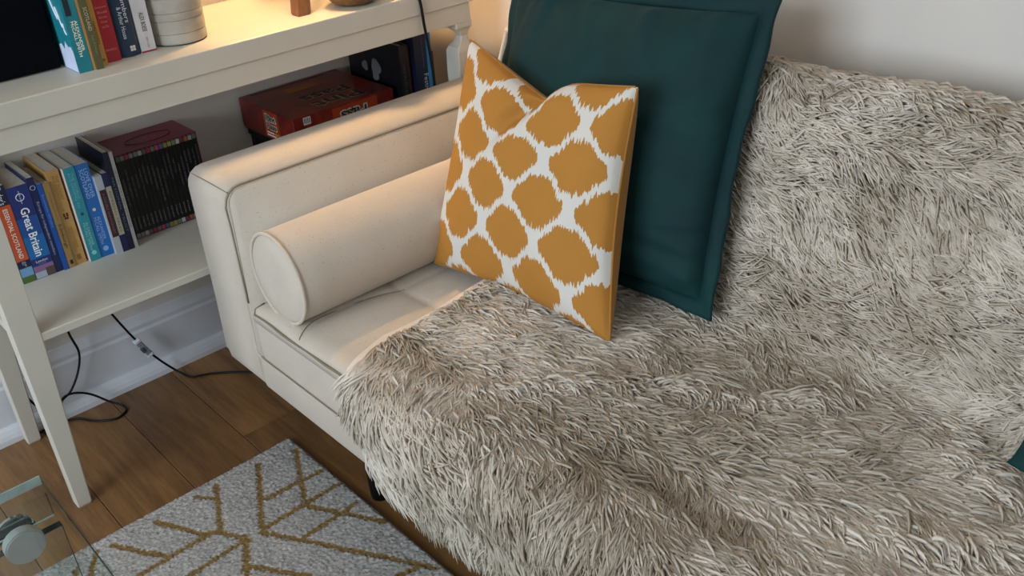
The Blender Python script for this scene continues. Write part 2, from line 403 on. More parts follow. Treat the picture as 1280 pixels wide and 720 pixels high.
obj('title_swirl', tube(spline([(.272, .5266, z+.094), (.279, .5266, z+.078), (.284, .5266, z+.084), (.285, .5266, z+.072), (.290, .5266, z+.066)], 6), .0016, 5), ink('dfe6ec'), b)
b = book('slim tan booklet between the teal book and the olive spine', .298, .5518, .5562, z, .19, .12, 'b98d5a', group=G1)
b = book('olive green slim book with SCOTLAND on its spine', .302, .5568, .569, z, .2, .13, '5a5634', group=G1, hard=True)
spine_text(b, 'SCOTLAND', .302, .563, z+.087, .040, .0062, 'c9c3a4'); spine_text(b, 'HISTORIC', .302, .563, z+.042, .034, .0035, '8f8a68')
b = book('slim golden yellow book beside the red book', .288, .5696, .582, z, .195, .12, 'c28c3c', group=G1)
spine_text(b, 'GARDENERS', .288, .576, z+.058, .04, .004, '5f3d16'); spine_panel(b, .288, .573, .579, z+.008, z+.013, '8a5b1e', 'publisher_mark')
b = book('red hardback book with silver title lines', .277, .5835, .612, z, .2, .13, 'a51b28', group=G1, hard=True, rounded=.0015)
for i, wd in enumerate(('Everyone', 'Should', 'Know', 'How', 'to Do')):
    text(wd, b, ink('d98a86'), (.2772, .598, z+.096-.0083*i), UPY, (0, 0, 1), [.020, .017, .014, .011, .012][i], .0045)
text('BIRKBECK', b, ink('d98a86'), (.2772, .598, z+.022), UPY, (0, 0, 1), .021, .0035)
b = book('navy blue rounded hardback with a small white square emblem on its spine', .274, .6145, .651, z, .205, .135, '17324a', group=G1, hard=True, rounded=.006)
spine_text(b, 'Numbers', .2741, .639, z+.088, .055, .008, 'd7dbe0'); spine_text(b, '& Arthur House', .2742, .629, z+.061, .056, .008, 'd7dbe0')
for dy in (-.0025, .0025):
    for dz in (-.0025, .0025): obj('emblem_tile', box(.2738, .2746, .637+dy-.0021, .637+dy+.0021, z+.0145+dz-.0021, z+.0145+dz+.0021), ink('d9d6cc'), b)
b = book('white book with a red bottom edge beside the concrete pot', .269, .653, .681, z, .2, .13, 'd4d2d2', group=G1)
spine_text(b, 'ALEX BOESE', .269, .668, z+.054, .034, .0085, '262626', bold=.01); spine_text(b, 'HIPPO • BOOK', .269, .668, z+.017, .019, .004, 'b06a70')
spine_panel(b, .2692, .6531, .6809, z+.0002, z+.0028, 'a8202c', 'red_edge_band')

G2 = 'books on the lower shelf'
z = ZS
b = book('orange spined Scotland guidebook next to the console leg', .131, .362, .3855, z, .205, .125, '16203c', group=G2)
spine_panel(b, .1312, .3622, .3853, z+.048, z+.165, 'c4512c'); spine_text(b, 'ESSENTIAL SCOTLAND', .1316, .3735, z+.106, .105, .0085, 'efe6da', bold=.01)
spine_text(b, "Fodor's", .1313, .374, z+.185, .034, .011, 'e8e6e0'); spine_text(b, '2ND\nED', .1313, .374, z+.04, .012, .007, 'c9c9c9')
spine_panel(b, .1312, .3622, .3853, z+.012, z+.032, '6f9fc4', 'sky_photo'); spine_panel(b, .1313, .3622, .3853, z+.001, z+.014, '4d6b33', 'field_photo')
b = book('thick blue Great Britain guidebook with London photo at its foot', .131, .3865, .4255, z, .195, .125, '21306f', group=G2, front='5d3f78')
spine_panel(b, .1312, .387, .425, z+.043, z+.09, '1667a6'); spine_panel(b, .1312, .387, .425, z+.09, z+.13, '1d4c90'); 
spine_text(b, 'Great Britain', .1316, .4065, z+.0985, .103, .0165, 'f2f3f5', bold=.015)
obj('round_logo', tube([(.1314, .406+.0072*math.cos(k*PI/10), z+.172+.0072*math.sin(k*PI/10)) for k in range(20)], .0008, 4, True), ink('e8eaf0'), b)
spine_text(b, 'lonely planet', .1316, .406, z+.172, .026, .004, 'e8eaf0')
text('London', b, ink('e6e2ec'), (.1316, .406, z+.0365), UPY, (0, 0, 1), .022, .0055); text('Edinburgh', b, ink('b9aec8'), (.1316, .406, z+.0305), UPY, (0, 0, 1), .014, .0026)
spine_panel(b, .1313, .387, .425, z+.014, z+.027, '8a6590', 'dusk_sky_photo'); spine_panel(b, .1315, .387, .408, z+.001, z+.014, 'a9b0ba', 'river_photo'); spine_panel(b, .1315, .408, .425, z+.001, z+.019, '54443c', 'cliff_photo')
b = book('narrow navy Europe guidebook beside the thick blue guidebook', .1305, .4262, .4395, z, .203, .125, '171f4d', group=G2)
spine_text(b, 'Europe for independent travellers', .1306, .433, z+.095, .115, .006, 'a9afcf')
obj('round_logo', tube([(.1308, .433+.0045*math.cos(k*PI/8), z+.182+.0045*math.sin(k*PI/8)) for k in range(16)], .0006, 4, True), ink('b9bed6'), b)
b = book('slim bright blue book left of the tan Edinburgh book', .134, .4402, .4495, z, .187, .125, '1c4f9d', group=G2); spine_text(b, 'Scottish Walks', .1341, .445, z+.13, .07, .004, '6f9ad6')
b = book('slimmer tan Edinburgh paperback beside the bright blue book', .134, .4505, .4625, z, .185, .12, '9c7c4a', group=G2)
spine_text(b, 'Edinburgh', .1341, .457, z+.07, .052, .0075, '33261a'); spine_text(b, 'The Strange Case of', .1341, .457, z+.135, .06, .004, '6e5430'); spine_panel(b, .1342, .455, .4605, z+.008, z+.017, '2a2018', 'bird_mark')
b = book('taller tan paperback with a dark crest beside the white and teal book', .130, .463, .487, z, .204, .13, 'b58c50', group=G2)
spine_text(b, 'THE SUNDAY\nPHILOSOPHY CLUB', .1301, .4765, z+.155, .075, .012, '8a6430'); spine_text(b, 'ALEXANDER\nMcCALL SMITH', .1301, .475, z+.055, .055, .010, '8f6a36')
obj('crest', join(box(.1299, .1304, .4715, .479, z+.1, z+.104), box(.1299, .1304, .4705, .474, z+.105, z+.113), box(.1299, .1304, .4765, .48, z+.105, z+.113)), ink('4a2420'), b); spine_panel(b, .1302, .471, .479, z+.01, z+.022, '8a6430', 'publisher_mark')
b = book('teal spined paperback with pale pink front cover', .140, .4925, .5135, z, .203, .13, '2c8f9c', group=G2, front='e6cfc4')
spine_text(b, 'THE WORLD\nACCORDING TO', .1401, .504, z+.155, .075, .010, '7cc2c8'); spine_text(b, 'ALEXANDER\nMcCALL SMITH', .1401, .503, z+.055, .06, .010, '9fd6d8'); obj('publisher_mark', cyl((.1402, .503, z+.018), XP, .0048, .0006, 20), ink('8ccfd2'), b)
obj('bird_mark', cyl((.1402, .503, z+.104), XP, .0032, .0006, 12), ink('1c4a50'), b)
b = book('bright blue Love Over Scotland paperback', .138, .5142, .5415, z, .202, .13, '1f69b4', group=G2)
spine_text(b, 'LOVE OVER\nSCOTLAND', .1381, .529, z+.160, .062, .0165, 'a9c9ea'); spine_text(b, 'ALEXANDER\nMcCALL SMITH', .1381, .528, z+.058, .06, .0135, '9cc0e6')
obj('publisher_mark', cyl((.1382, .528, z+.017), XP, .0055, .0006, 20), ink('8fb6e0'), b); obj('bird_mark', cyl((.1382, .528, z+.104), XP, .0035, .0006, 12), ink('d8d4c4'), b)
b = book('short white paperback with maroon spine panel', .149, .5422, .5565, z, .172, .13, 'b9bcc0', group=G2); spine_panel(b, .1492, .5445, .5562, z+.038, z+.142, '3b1c26'); spine_text(b, 'A DOUBLE ANNIVERSARY', .1496, .5505, z+.09, .09, .005, '8d6a6a')
b = book('short navy paperback with cream spine panel', .149, .557, .5695, z, .174, .13, '1a2350', group=G2); spine_panel(b, .1492, .5582, .5690, z+.038, z+.145, 'b8b09a'); spine_text(b, 'ESPRESSO TALES', .1496, .5635, z+.09, .09, .004, '6b6450')
b = book('tall thin navy booklet left of the tall white booklet', .149, .5702, .5815, z, .214, .14, '131a34', group=G2, front='0e1220'); spine_text(b, 'NATIONAL TRUST', .1491, .576, z+.1, .12, .004, '6f7690')
b = book('tall thin white booklet against the crimson slipcase', .149, .5822, .5892, z, .212, .14, 'b3b0a8', group=G2); spine_text(b, 'HISTORIC SCOTLAND HANDBOOK', .1491, .5857, z+.11, .13, .003, '55534e')

# slipcase of slim black volumes
SY0, SY1, SX, SH = .598, .780, .116, .188
sl = thing('slipcase', (.06, (SY0+SY1)/2, ZS), 'crimson slipcase holding a row of slim black volumes', 'slipcase')
cr = ink('7a2342', .4)
obj('side_panel', box(.006, SX-.001, SY0, SY0+.002, ZS+.0005, ZS+SH), cr, sl); obj('side_panel', box(.006, SX-.001, SY1-.002, SY1, ZS+.0005, ZS+SH), cr, sl)
obj('base_panel', box(.006, SX-.001, SY0+.002, SY1-.002, ZS+.0002, ZS+.0022), cr, sl); tp = obj('top_panel', box(.006, SX-.001, SY0+.002, SY1-.002, ZS+SH-.002, ZS+SH), cr, sl)
obj('back_panel', box(.004, .006, SY0, SY1, ZS+.0005, ZS+SH), cr, sl)
text('OPERA', sl, ink('9c5a6c'), (.066, .695, ZS+SH), UPY, (-1, 0, 0), .045, .016, name='lettering')
obj('oval_emblem', tube([(.066+.024*math.cos(k*PI/16), .695+.05*math.sin(k*PI/16), ZS+SH+.0003) for k in range(32)], .0012, 4, True), ink('5a162c', .4), sl)
ENDS = ['5b5a4c', '6f7570', '9a3150', '8a7f80', '7c7b72', 'a5a29c', '5f5a58', '8e2c44', '6b6a5c', 'b03a66', '4a6076', '8c8240', '9a9046', '6f7d62', 'b4b2b8', '6b3a30', '9c5a3c', '93918a', '5e6a62']
nb = len(ENDS); pit = (SY1-SY0-.006)/nb
words = ['mozart', 'verdi', 'puccini', 'bizet', 'wagner', 'rossini', 'strauss', 'handel']
for i in range(nb):
    a = SY0+.003+pit*i
    side = 'leftmost' if i == 0 else 'rightmost' if i == nb-1 else None
    ordw = ['first', 'second', 'third', 'fourth', 'fifth', 'sixth', 'seventh', 'eighth', 'ninth', 'tenth', 'eleventh', 'twelfth', 'thirteenth', 'fourteenth', 'fifteenth', 'sixteenth', 'seventeenth', 'eighteenth', 'nineteenth'][i]
    b = book('slim black volume, %s from the left in the crimson slipcase' % ordw, SX+.002, a+.0004, a+pit-.0004, ZS+.0026, SH-.005, .105, '0c0b0d', group='black volumes in the slipcase', name='slim_volume')
    x = SX+.0022
    spine_panel(b, x, a+.0007, a+pit-.0007, ZS+SH-.0125, ZS+SH-.0027, ENDS[i], 'top_colour_tab'); spine_panel(b, x, a+.0007, a+pit-.0007, ZS+.0032, ZS+.013, ENDS[(i+3) % nb], 'foot_colour_tab')
    yc = a+pit/2; L = .03+.045*RNG.random()
    spine_text(b, words[i % 8]+' '+words[(i*3+1) % 8], x, yc, ZS+SH-.025-L/2-.03*RNG.random(), L, .0026, '8a898a'); spine_text(b, words[(i*5+2) % 8], x, yc, ZS+.035, .026, .0028, '9a989c')

# black stand with red game box
st = thing('black_stand', (.14, 1.08, ZS), 'low black stand under the red game box on the lower shelf', 'stand')
obj('stand_top', box(.015, .25, .945, 1.215, .497, .513, .002, 1), MAT['black'], st)
for xx in (.02, .228):
    for yy in (.948, 1.196): obj('leg', box(xx, xx+.016, yy, yy+.016, ZS, .497, .001, 1), MAT['black'], st)
obj('side_rail', box(.036, .228, .95, .962, .47, .497), MAT['black'], st)
def boxmat():
    t = NT('red_printed_card'); v = t.coord(); n = t.noise(v, 14, 4, .6, 1.5)
    t.link(t.ramp(n, [(.3, lin('430f10')), (.55, lin('6d1a15')), (.75, lin('87301c'))]), t.b.inputs['Base Color']); t.b.inputs['Roughness'].default_value = .35; return t.m
RED = boxmat()
gx0, gx1, gy0, gy1, gz0, gz1 = .010, .245, .941, 1.206, .5135, .585
gb = thing('game_box', (.13, 1.08, gz0), 'red board game box on the black stand behind the sofa arm', 'game box')
obj('box_lid', box(gx0, gx1, gy0, gy1, gz0+.004, gz1, .001, 1), RED, gb); obj('box_tray', box(gx0+.002, gx1-.002, gy0+.002, gy1-.002, gz0, gz0+.0038), ink('4c0f10'), gb)
def badge(pts, name, col): return obj(name, quadbm(pts), ink(col), gb)
X_, Y_, Z_ = Vector(XP), Vector(UPY), Vector((0, 0, 1))
zt = gz1+.0002
# top lettering reads from the wall side
text('Pint', gb, ink('ada288'), (.205, 1.085, zt), (0, -1, 0), (1, 0, 0), .125, .046, bold=.06, name='title_outline'); text('Pint', gb, ink('241a18'), (.205, 1.085, zt+.0005), (0, -1, 0), (1, 0, 0), .122, .043, bold=.03, name='title')
text('Pass', gb, ink('ada288'), (.150, 1.085, zt), (0, -1, 0), (1, 0, 0), .125, .046, bold=.06, name='title_outline'); text('Pass', gb, ink('241a18'), (.150, 1.085, zt+.0005), (0, -1, 0), (1, 0, 0), .122, .043, bold=.03, name='title')
obj('yellow_panel', box(.05, .085, 1.03, 1.115, zt-.0001, zt+.0002), ink('84561c'), gb); obj('tagline_strip', box(.020, .027, .965, 1.16, zt-.0001, zt+.0002), ink('3a1a16'), gb)
yl = gy0-.0003
obj('orange_panel', box(.115, .180, yl-.0002, yl+.0002, gz0+.006, gz1-.004), ink('96381a', .35), gb)
for wd, zz in (('Pint', gz0+.052), ('Pass', gz0+.034)):
    text(wd, gb, ink('b9b3a0'), (.148, yl-.0003, zz), (1, 0, 0), (0, 0, 1), .046, .019, bold=.09, name='title_outline'); text(wd, gb, ink('1c1614'), (.148, yl-.0008, zz), (1, 0, 0), (0, 0, 1), .040, .014, bold=.01, name='title')
obj('white_line', box(.122, .152, yl-.0005, yl, gz0+.016, gz0+.019), ink('d8d2c8'), gb); obj('yellow_line', box(.154, .174, yl-.0005, yl, gz0+.016, gz0+.019), ink('c08a2a'), gb); obj('white_line', box(.122, .160, yl-.0005, yl, gz0+.0095, gz0+.0125), ink('d8d2c8'), gb)
xr = gx1+.0003
text('Pass', gb, ink('b9b3a0'), (xr, 1.095, gz0+.045), (0, -1, 0), (0, 0, -1), .075, .028, bold=.09, name='title_outline'); text('Pass', gb, ink('1c1614'), (xr+.0005, 1.095, gz0+.045), (0, -1, 0), (0, 0, -1), .068, .022, bold=.01, name='title')
obj('orange_panel', box(xr-.0002, xr+.0001, 1.04, 1.16, gz0+.006, gz1-.004), ink('96381a', .35), gb); obj('barcode', box(xr-.0002, xr+.0003, .966, .984, gz0+.052, gz1-.003), ink('cfcbc2'), gb)
for k in range(4): obj('bar', box(xr, xr+.0006, .968+.004*k, .9697+.004*k, gz0+.055, gz1-.005), ink('1c1614'), gb)

# dark books at the right end of the lower shelf
G3 = 'tall books at the right end of the lower shelf'
b = book('tall black book with pale figures on its cover, behind the game box', .262, 1.222, 1.242, ZS, .29, .21, '0d0e12', group=G3, hard=True, front='101218')
for px, pz, r in ((.12, .222, .012), (.165, .226, .019), (.160, .205, .013)):
    obj('pale_figure', lathe([(.0005, 0), (r*.6, .0001), (r, .0003), (.0005, .0005)], 0, 0, 14, lambda a, z_: 1+.12*math.sin(3*a+px*90)), ink('6d6f70'), b)
    o = b.children[-1]; o.rotation_euler = (PI/2, 0, 0); o.location = Vector((px, 1.2212, ZS+pz))-ORG[b.name]; o.data.transform(Matrix.Translation(ORG[b.name]))
spine_text(b, 'LIFE IN PICTURES', .2621, 1.232, ZS+.2, .09, .006, '4d5058')
b = book('brown spined book between the black and Festival books', .252, 1.2435, 1.256, ZS, .285, .2, '6b4c3c', group=G3)
b = book('dark navy Festival book at the right end of the lower shelf', .272, 1.257, 1.291, ZS, .31, .22, '0f1730', group=G3, hard=True)
spine_text(b, 'Festival', .2722, 1.284, ZS+.19, .05, .012, 'b9bec8'); spine_text(b, 'EDINBURGH INTERNATIONAL', .2722, 1.280, ZS+.265, .075, .003, '5a6070')
b = book('slim sky blue book beside the Festival book', .272, 1.2916, 1.305, ZS, .305, .2, '2f7fb4', group=G3)
b = book('thin maroon and grey booklet at the far right of the row', .268, 1.3056, 1.312, ZS, .26, .2, '4a2a30', group=G3); spine_text(b, 'PROGRAMME', .2681, 1.3088, ZS+.18, .07, .003, 'c9b9b4')

# ------------------------------------------------------------------ things on the console
sp = thing('black_speaker', (.14, .37, ZT), 'large plain black speaker at the left end of the console top', 'speaker')
obj('cabinet', box(.045, .231, .22, .5215, ZT, ZT+.42, .004), MAT['black'], sp); obj('grille', box(.231, .2385, .226, .519, ZT+.004, ZT+.415, .003), MAT['speaker'], sp)
px, py, pr = .236, .742, .0545
pot = thing('plant_pot', (px, py, ZT), 'grey ribbed concrete pot beside the white book', 'pot')
prof = [(pr*.90, ZT), (pr*.965, ZT+.004)]
zb = ZT+.004
for k, hb_ in enumerate((.018, .024, .014, .026, .014, .026)):
    rk = pr*(.955+.011*k); prof += [(rk, zb+.0002), (rk+.0006, zb+hb_*.5), (rk, zb+hb_-.0012), (rk-.0012, zb+hb_-.0004)]; zb += hb_
prof += [(pr*1.02, ZT+.138), (pr*.93, ZT+.138), (pr*.9, ZT+.04), (.001, ZT+.036)]
obj('pot_body', lathe(prof, px, py, 110), MAT['pot'], pot); obj('base_ring', lathe([(pr*.9, ZT+.0), (pr*.935, ZT), (pr*.935, ZT+.0022), (pr*.9, ZT+.0022)], px, py, 48), ink('2e2c28'), pot)
obj('soil', lathe([(pr*.9, ZT+.11), (pr*.9, ZT+.118), (.002, ZT+.12)], px, py, 24), ink('2a2018', .9), pot)
# carved wooden bowl
bx_, by_ = .288, 1.108
bw = thing('wooden_bowl', (bx_, by_, ZT), 'carved brown wooden lobed bowl beside the lamp foot', 'bowl')
obj('bowl_body', lathe([(.012, ZT), (.036, ZT+.001), (.046, ZT+.007), (.056, ZT+.022), (.061, ZT+.045), (.060, ZT+.066), (.052, ZT+.082), (.046, ZT+.080), (.052, ZT+.06), (.046, ZT+.03), (.004, ZT+.014)], bx_, by_, 60, lambda a, z_: 1+.085*math.cos(4*a+.6)*min(1, (z_-ZT)/.02)), MAT['bowl_wood'], bw, True)
# tripod table lamp (its light warms the corner)
lp = thing('table_lamp', (.17, 1.08, ZT), 'tripod table lamp with square wooden legs on the console', 'lamp')
apex = Vector((.172, 1.085, 1.14))
for fx, fy in ((.278, .985), (.075, 1.02), (.165, 1.25)):
    foot = Vector((fx, fy, ZT)); d = (apex-foot)
    b = bmesh.new(); s0, s1 = .0145, .012; R_ = []
    ang = math.atan2(d.y, d.x)
    for t_, s_ in ((0, s0*.88), (.012, s0), (1, s1)):
        c = foot+d*t_; R_.append([b.verts.new(c+Vector((s_*(i*1), s_*(j*1), 0))) for i, j in ((-1, -1), (1, -1), (1, 1), (-1, 1))])
    for A, B in zip(R_, R_[1:]):
        for k in range(4): b.faces.new((A[k], A[(k+1) % 4], B[(k+1) % 4], B[k]))
    b.faces.new(R_[0][::-1]); b.faces.new(R_[-1]); obj('leg', b, MAT['lamp_wood'], lp)
obj('hub', cyl((apex.x, apex.y, 1.145), (0, 0, 1), .03, .03, 24, .003), MAT['lamp_wood'], lp); obj('bulb_holder', cyl((apex.x, apex.y, 1.185), (0, 0, 1), .016, .05, 20), MAT['black'], lp)
obj('bulb', lathe([(.012, 1.208), (.018, 1.215), (.036, 1.236), (.043, 1.258), (.036, 1.280), (.004, 1.296)], apex.x, apex.y, 20), MAT['bulb'], lp, True)
b = bmesh.new(); ra = []
for r_, z_ in ((.138, 1.115), (.10, 1.36)): ra.append([b.verts.new((apex.x+r_*math.cos(2*PI*k/40), apex.y+r_*math.sin(2*PI*k/40), z_)) for k in range(40)])
for k in range(40): b.faces.new((ra[0][k], ra[0][(k+1) % 40], ra[1][(k+1) % 40], ra[1][k]))
so = obj('lamp_shade', b, MAT['shade'], lp, True); md = so.modifiers.new('thickness', 'SOLIDIFY'); md.thickness = .0015
# ------------------------------------------------------------------ cables
def cable(name, label, pts, r=.0026): return tag(obj(name, tube(spline(pts, 8), r, 8), MAT['rubber'], None, True, pts[0]), label, 'cable')
cable('lamp_cable', 'thin black cable hanging over the console front edge down to the sofa arm', [(.20, 1.10, ZT+.004), (.29, 1.185, ZT+.003), (.342, 1.215, ZT+.0035), (.357, 1.224, ZT-.006), (.3585, 1.229, .74), (.360, 1.236, .67), (.3605, 1.238, .60), (.358, 1.23, .45), (.36, 1.22, .2), (.34, 1.2, .02), (.30, 1.15, .003)], .0032)
cable('looped_cable', 'black cable curling in a loop on the floor by the console leg', [(.045, .43, .55), (.042, .428, .30), (.040, .429, .206), (.040, .436, .150), (.040, .421, .105), (.040, .395, .068), (.042, .375, .058), (.044, .36, .05), (.042, .38, .062), (.043, .405, .058), (.046, .432, .04), (.062, .458, .015), (.085, .478, .0035), (.108, .475, .003), (.120, .447, .003), (.095, .412, .003), (.055, .385, .003), (.04, .35, .003), (.042, .30, .003)], .0026)
ic = thing('switched_cable', (.05, .56, 0), 'black cable with a clear inline switch running under the sofa', 'cable')
obj('cord', tube(spline([(.05, .50, .34), (.05, .512, .25), (.05, .524, .211), (.05, .545, .155), (.05, .569, .100), (.05, .595, .053), (.05, .618, .018), (.066, .631, .0045), (.096, .641, .003), (.12, .681, .003), (.175, .74, .003), (.30, .84, .003), (.5, .95, .003)], 8), .0026, 8), MAT['rubber'], ic, True)
d = Vector((0, .024, -.055)).normalized(); c0 = Vector((.0545, .566, .104))
def oriented(c, sx, sy, L, d, bev=.002):
    b = box(-sx/2, sx/2, -sy/2, sy/2, -L/2, L/2, bev); b.transform(Matrix.Translation(c) @ d.to_track_quat('Z', 'Y').to_matrix().to_4x4()); return b
MAT['clear_plastic'] = plain('clear_grey_plastic', '8a8e92', .2, .1, 60, spec=.7)
sw = obj('inline_switch', oriented(c0, .013, .014, .052, d), MAT['clear_plastic'], ic)
obj('switch_button', oriented(c0+Vector((.007, -.004, -.002)), .005, .008, .014, d, .0015), ink('4a4d50'), sw); obj('end_cap', oriented(c0+d*-.024, .015, .016, .008, d), ink('c9cccf', .25), sw); obj('end_cap', oriented(c0+d*.024, .015, .016, .008, d), ink('c9cccf', .25), sw)
cable('wall_cable', 'black cable crossing behind the console legs at the far left', [(.05, .15, .33), (.055, .23, .26), (.06, .277, .195), (.06, .298, .128), (.055, .322, .068), (.05, .345, .05), (.046, .37, .056)], .0026)

# ------------------------------------------------------------------ sofa
sofa = thing('sofa', (1.35, 1.05, 0), 'cream linen sofa with a low box arm beside the console', 'sofa')
AX0, AX1, YF, AZ = .379, .532, .631, .615
SX1 = 2.32
def arm(x0, x1):
    return box(x0, x1, YF, 1.42, .19, AZ, .022, 4)
def roundedarm(x0, x1):
    """arm slab: side outline with a generously rounded top front corner, soft edges"""
    out = []; r = .034; y0, y1, z0, z1 = YF, 1.42, .19, AZ
    out += [(y0+.012, z0), (y1, z0), (y1, z1-.02), (y1-.02, z1)]
    for k in range(5):
        a = PI/2+PI/2*k/4; out.append((y0+r+r*math.cos(a), z1-r+r*math.sin(a)))
    out += [(y0, .22), (y0+.003, .2)]
    b = bmesh.new(); A = [b.verts.new((x0, p[0], p[1])) for p in out]; B = [b.verts.new((x1, p[0], p[1])) for p in out]; n = len(out)
    for i in range(n): b.faces.new((A[i], A[(i+1) % n], B[(i+1) % n], B[i]))
    fa = b.faces.new(A[::-1]); fb = b.faces.new(B)
    bmesh.ops.bevel(b, geom=list(fa.edges)+list(fb.edges), offset=.008, segments=4, affect='EDGES')
    return b, out
for (x0, x1, s) in ((AX0, AX1, 1), (SX1, SX1+.153, -1)):
    b, out = roundedarm(x0, x1); a_ = obj('arm', b, MAT['sofa'], sofa, True)
    xe = x1-.0020 if s == 1 else x0+.0020
    cy_, cz_ = YF+.034, AZ-.034
    def inset(p):
        if p[0] < cy_ and p[1] > cz_: v = Vector((cy_-p[0], cz_-p[1])).normalized()*.0022; return (xe, p[0]+v.x, p[1]+v.y)
        return (xe, p[0], p[1]-.0022)
    seam = [inset(p) for p in [out[3], ((YF+1.42)/2, AZ)]+out[4:9]]+[(xe, YF+.0018, z_) for z_ in (.54, .5, .45, .4, .385)]
    obj('seam', tube(seam, .0016, 6), MAT['piping'], a_, True)
    obj('seam', tube([(x0+.006, YF+.0105, AZ-.0110), ((x0+x1)/2, YF+.0098, AZ-.0098), (x1-.004, YF+.0105, AZ-.0105)], .0012, 5), MAT['piping'], a_, True)
obj('front_rail', box(AX1-.012, SX1+.012, YF+.001, YF+.08, .19, .262, .010, 3), MAT['sofa'], sofa, True)
obj('seat_base', box(AX1-.005, SX1+.005, YF+.006, 1.36, .20, .358, .012, 3), MAT['sofa'], sofa, True)
obj('rail_seam', tube([(AX1-.012, YF+.001, .30), (AX1-.010, YF+.001, .272), (AX1+.005, YF+.0005, .263), (1.2, YF+.0005, .262), (SX1, YF+.0005, .262)], .002, 6), MAT['sofa'], sofa, True)
# tufted seat pad
PX0, PX1, PY0, PY1 = AX1+.001, SX1-.001, YF+.004, 1.30
def pad_z(x, y):
    bx = [PX0, .695, 1.10, 1.50, 1.90, PX1]; by = [PY0, .862, 1.09, PY1]
    def cell(v, bs):
        for a, c in zip(bs, bs[1:]):
            if v <= c: return (v-a)/(c-a)
        return 1
    xx = x+(.028*math.sin(PI*min(1, max(0, (y-PY0)/(.87-PY0)))) if .56 < x < .9 else 0)
    u, v = cell(min(max(xx, PX0), PX1), bx), cell(y, by)
    h = (max(0, 4*u*(1-u))*max(0, 4*v*(1-v)))**.33
    edge = min(1, (y-PY0)/.03, (x-PX0)/.02)
    return .3655+.012*h+.008*(1-(1-edge)**2)
def seat_pad():
    nx, ny = 260, 110; V = []; F = []
    for j in range(ny+1):
        for i in range(nx+1):
            x = PX0+(PX1-PX0)*(i/nx)**1.5; y = PY0+(PY1-PY0)*j/ny; V.append((x, y, pad_z(x, y)))
    for j in range(ny):
        for i in range(nx):
            k = j*(nx+1)+i; F.append((k, k+1, k+nx+2, k+nx+1))
    me = bpy.data.meshes.new('seat_pad'); me.from_pydata(V, [], F); me.update()
    b = bmesh.new(); b.from_mesh(me); bpy.data.meshes.remove(me)
    r = bmesh.ops.extrude_face_region(b, geom=b.faces[:])
    for g in r['geom']:
        if isinstance(g, bmesh.types.BMVert): g.co.z = .345
    return b
sd = obj('seat_pad', seat_pad(), MAT['sofa'], sofa, True)
fs = [(AX1+.004, YF+.03, .374), (AX1+.004, YF+.010, .370)]+[(AX1+.012+k*.02, YF+.0025+.0012*math.sin(k*.9), .3645+.0012*math.sin(k*.6)) for k in range(90)]
obj('front_seam', tube(fs, .0022, 6), MAT['piping'], sd, True)
def stitch(pts): obj('stitch_line', tube([(p.x, p.y, pad_z(p.x, p.y)+.0006) for p in spline([(a, c, 0) for a, c in pts], 10)], .0008, 4), MAT['piping'], sd, True)
stitch([(.690, .640), (.671, .68), (.667, .734), (.672, .79), (.695, .862)])
stitch([(.695, .862), (.745, .862), (.80, .862), (.9, .862)])
stitch([(.695, .862), (.695, .95), (.695, 1.09)])
# reclined backrest
def slab_back(x0, x1):
    prof = [(1.135, .37), (1.297, .735), (1.302, .745), (1.312, .752), (1.40, .735), (1.43, .70), (1.43, .30), (1.30, .30)]
    b = bmesh.new(); A = [b.verts.new((x0, p[0], p[1])) for p in prof]; B = [b.verts.new((x1, p[0], p[1])) for p in prof]; n = len(prof)
    for i in range(n): b.faces.new((A[i], A[(i+1) % n], B[(i+1) % n], B[i]))
    fa = b.faces.new(A[::-1]); fb = b.faces.new(B); bmesh.ops.bevel(b, geom=list(fa.edges)+list(fb.edges), offset=.008, segments=3, affect='EDGES'); return b, prof
b, pf = slab_back(.540, SX1-.004); bk = obj('backrest', b, MAT['sofa'], sofa, True)
obj('piping', tube([(.5445, p[0]-.001, p[1]+.001) for p in pf[:5]], .0042, 8), MAT['sofa'], bk, True); obj('piping', tube([(.5445, 1.296, .7445), (SX1-.01, 1.296, .7445)], .0042, 8), MAT['sofa'], bk, True)
for lx in (.752, 2.12):
    for ly in (.715, 1.30): obj('leg', tube([(lx, ly, .20), (lx, ly, .12), (lx, ly, .002), (lx, ly, 0)], [.027, .024, .019, .018], 16), MAT['black'], sofa, True)

# ------------------------------------------------------------------ bolster
BCX, BCZ, BR, BY0, BY1 = .6215, .4605, .087, .655, 1.10
bo = thing('bolster', (BCX, .89, BCZ-BR), 'round cream linen bolster cushion lying along the sofa arm', 'bolster')
b = bmesh.new(); rings = []; NS = 48
prof = [(BR*.965, BY0+.003), (BR*.985, BY0+.008)]+[(BR*(1+.008*math.sin(PI*t_/12)), BY0+.012+(BY1-BY0-.024)*t_/12) for t_ in range(13)]+[(BR*.985, BY1-.008), (BR*.96, BY1-.003)]
for r_, yy in prof:
    R_ = []
    for k in range(NS):
        a = 2*PI*k/NS; fl_ = r_*(1-.035*max(0, -math.sin(a))**6); R_.append(b.verts.new((BCX+r_*math.cos(a), yy+.0015*math.sin(5*a+yy*40), BCZ+fl_*math.sin(a))))
    rings.append(R_)
for A, B in zip(rings, rings[1:]):
    for k in range(NS): b.faces.new((A[k], B[k], B[(k+1) % NS], A[(k+1) % NS]))
obj('bolster_body', b, MAT['sofa'], bo, True)
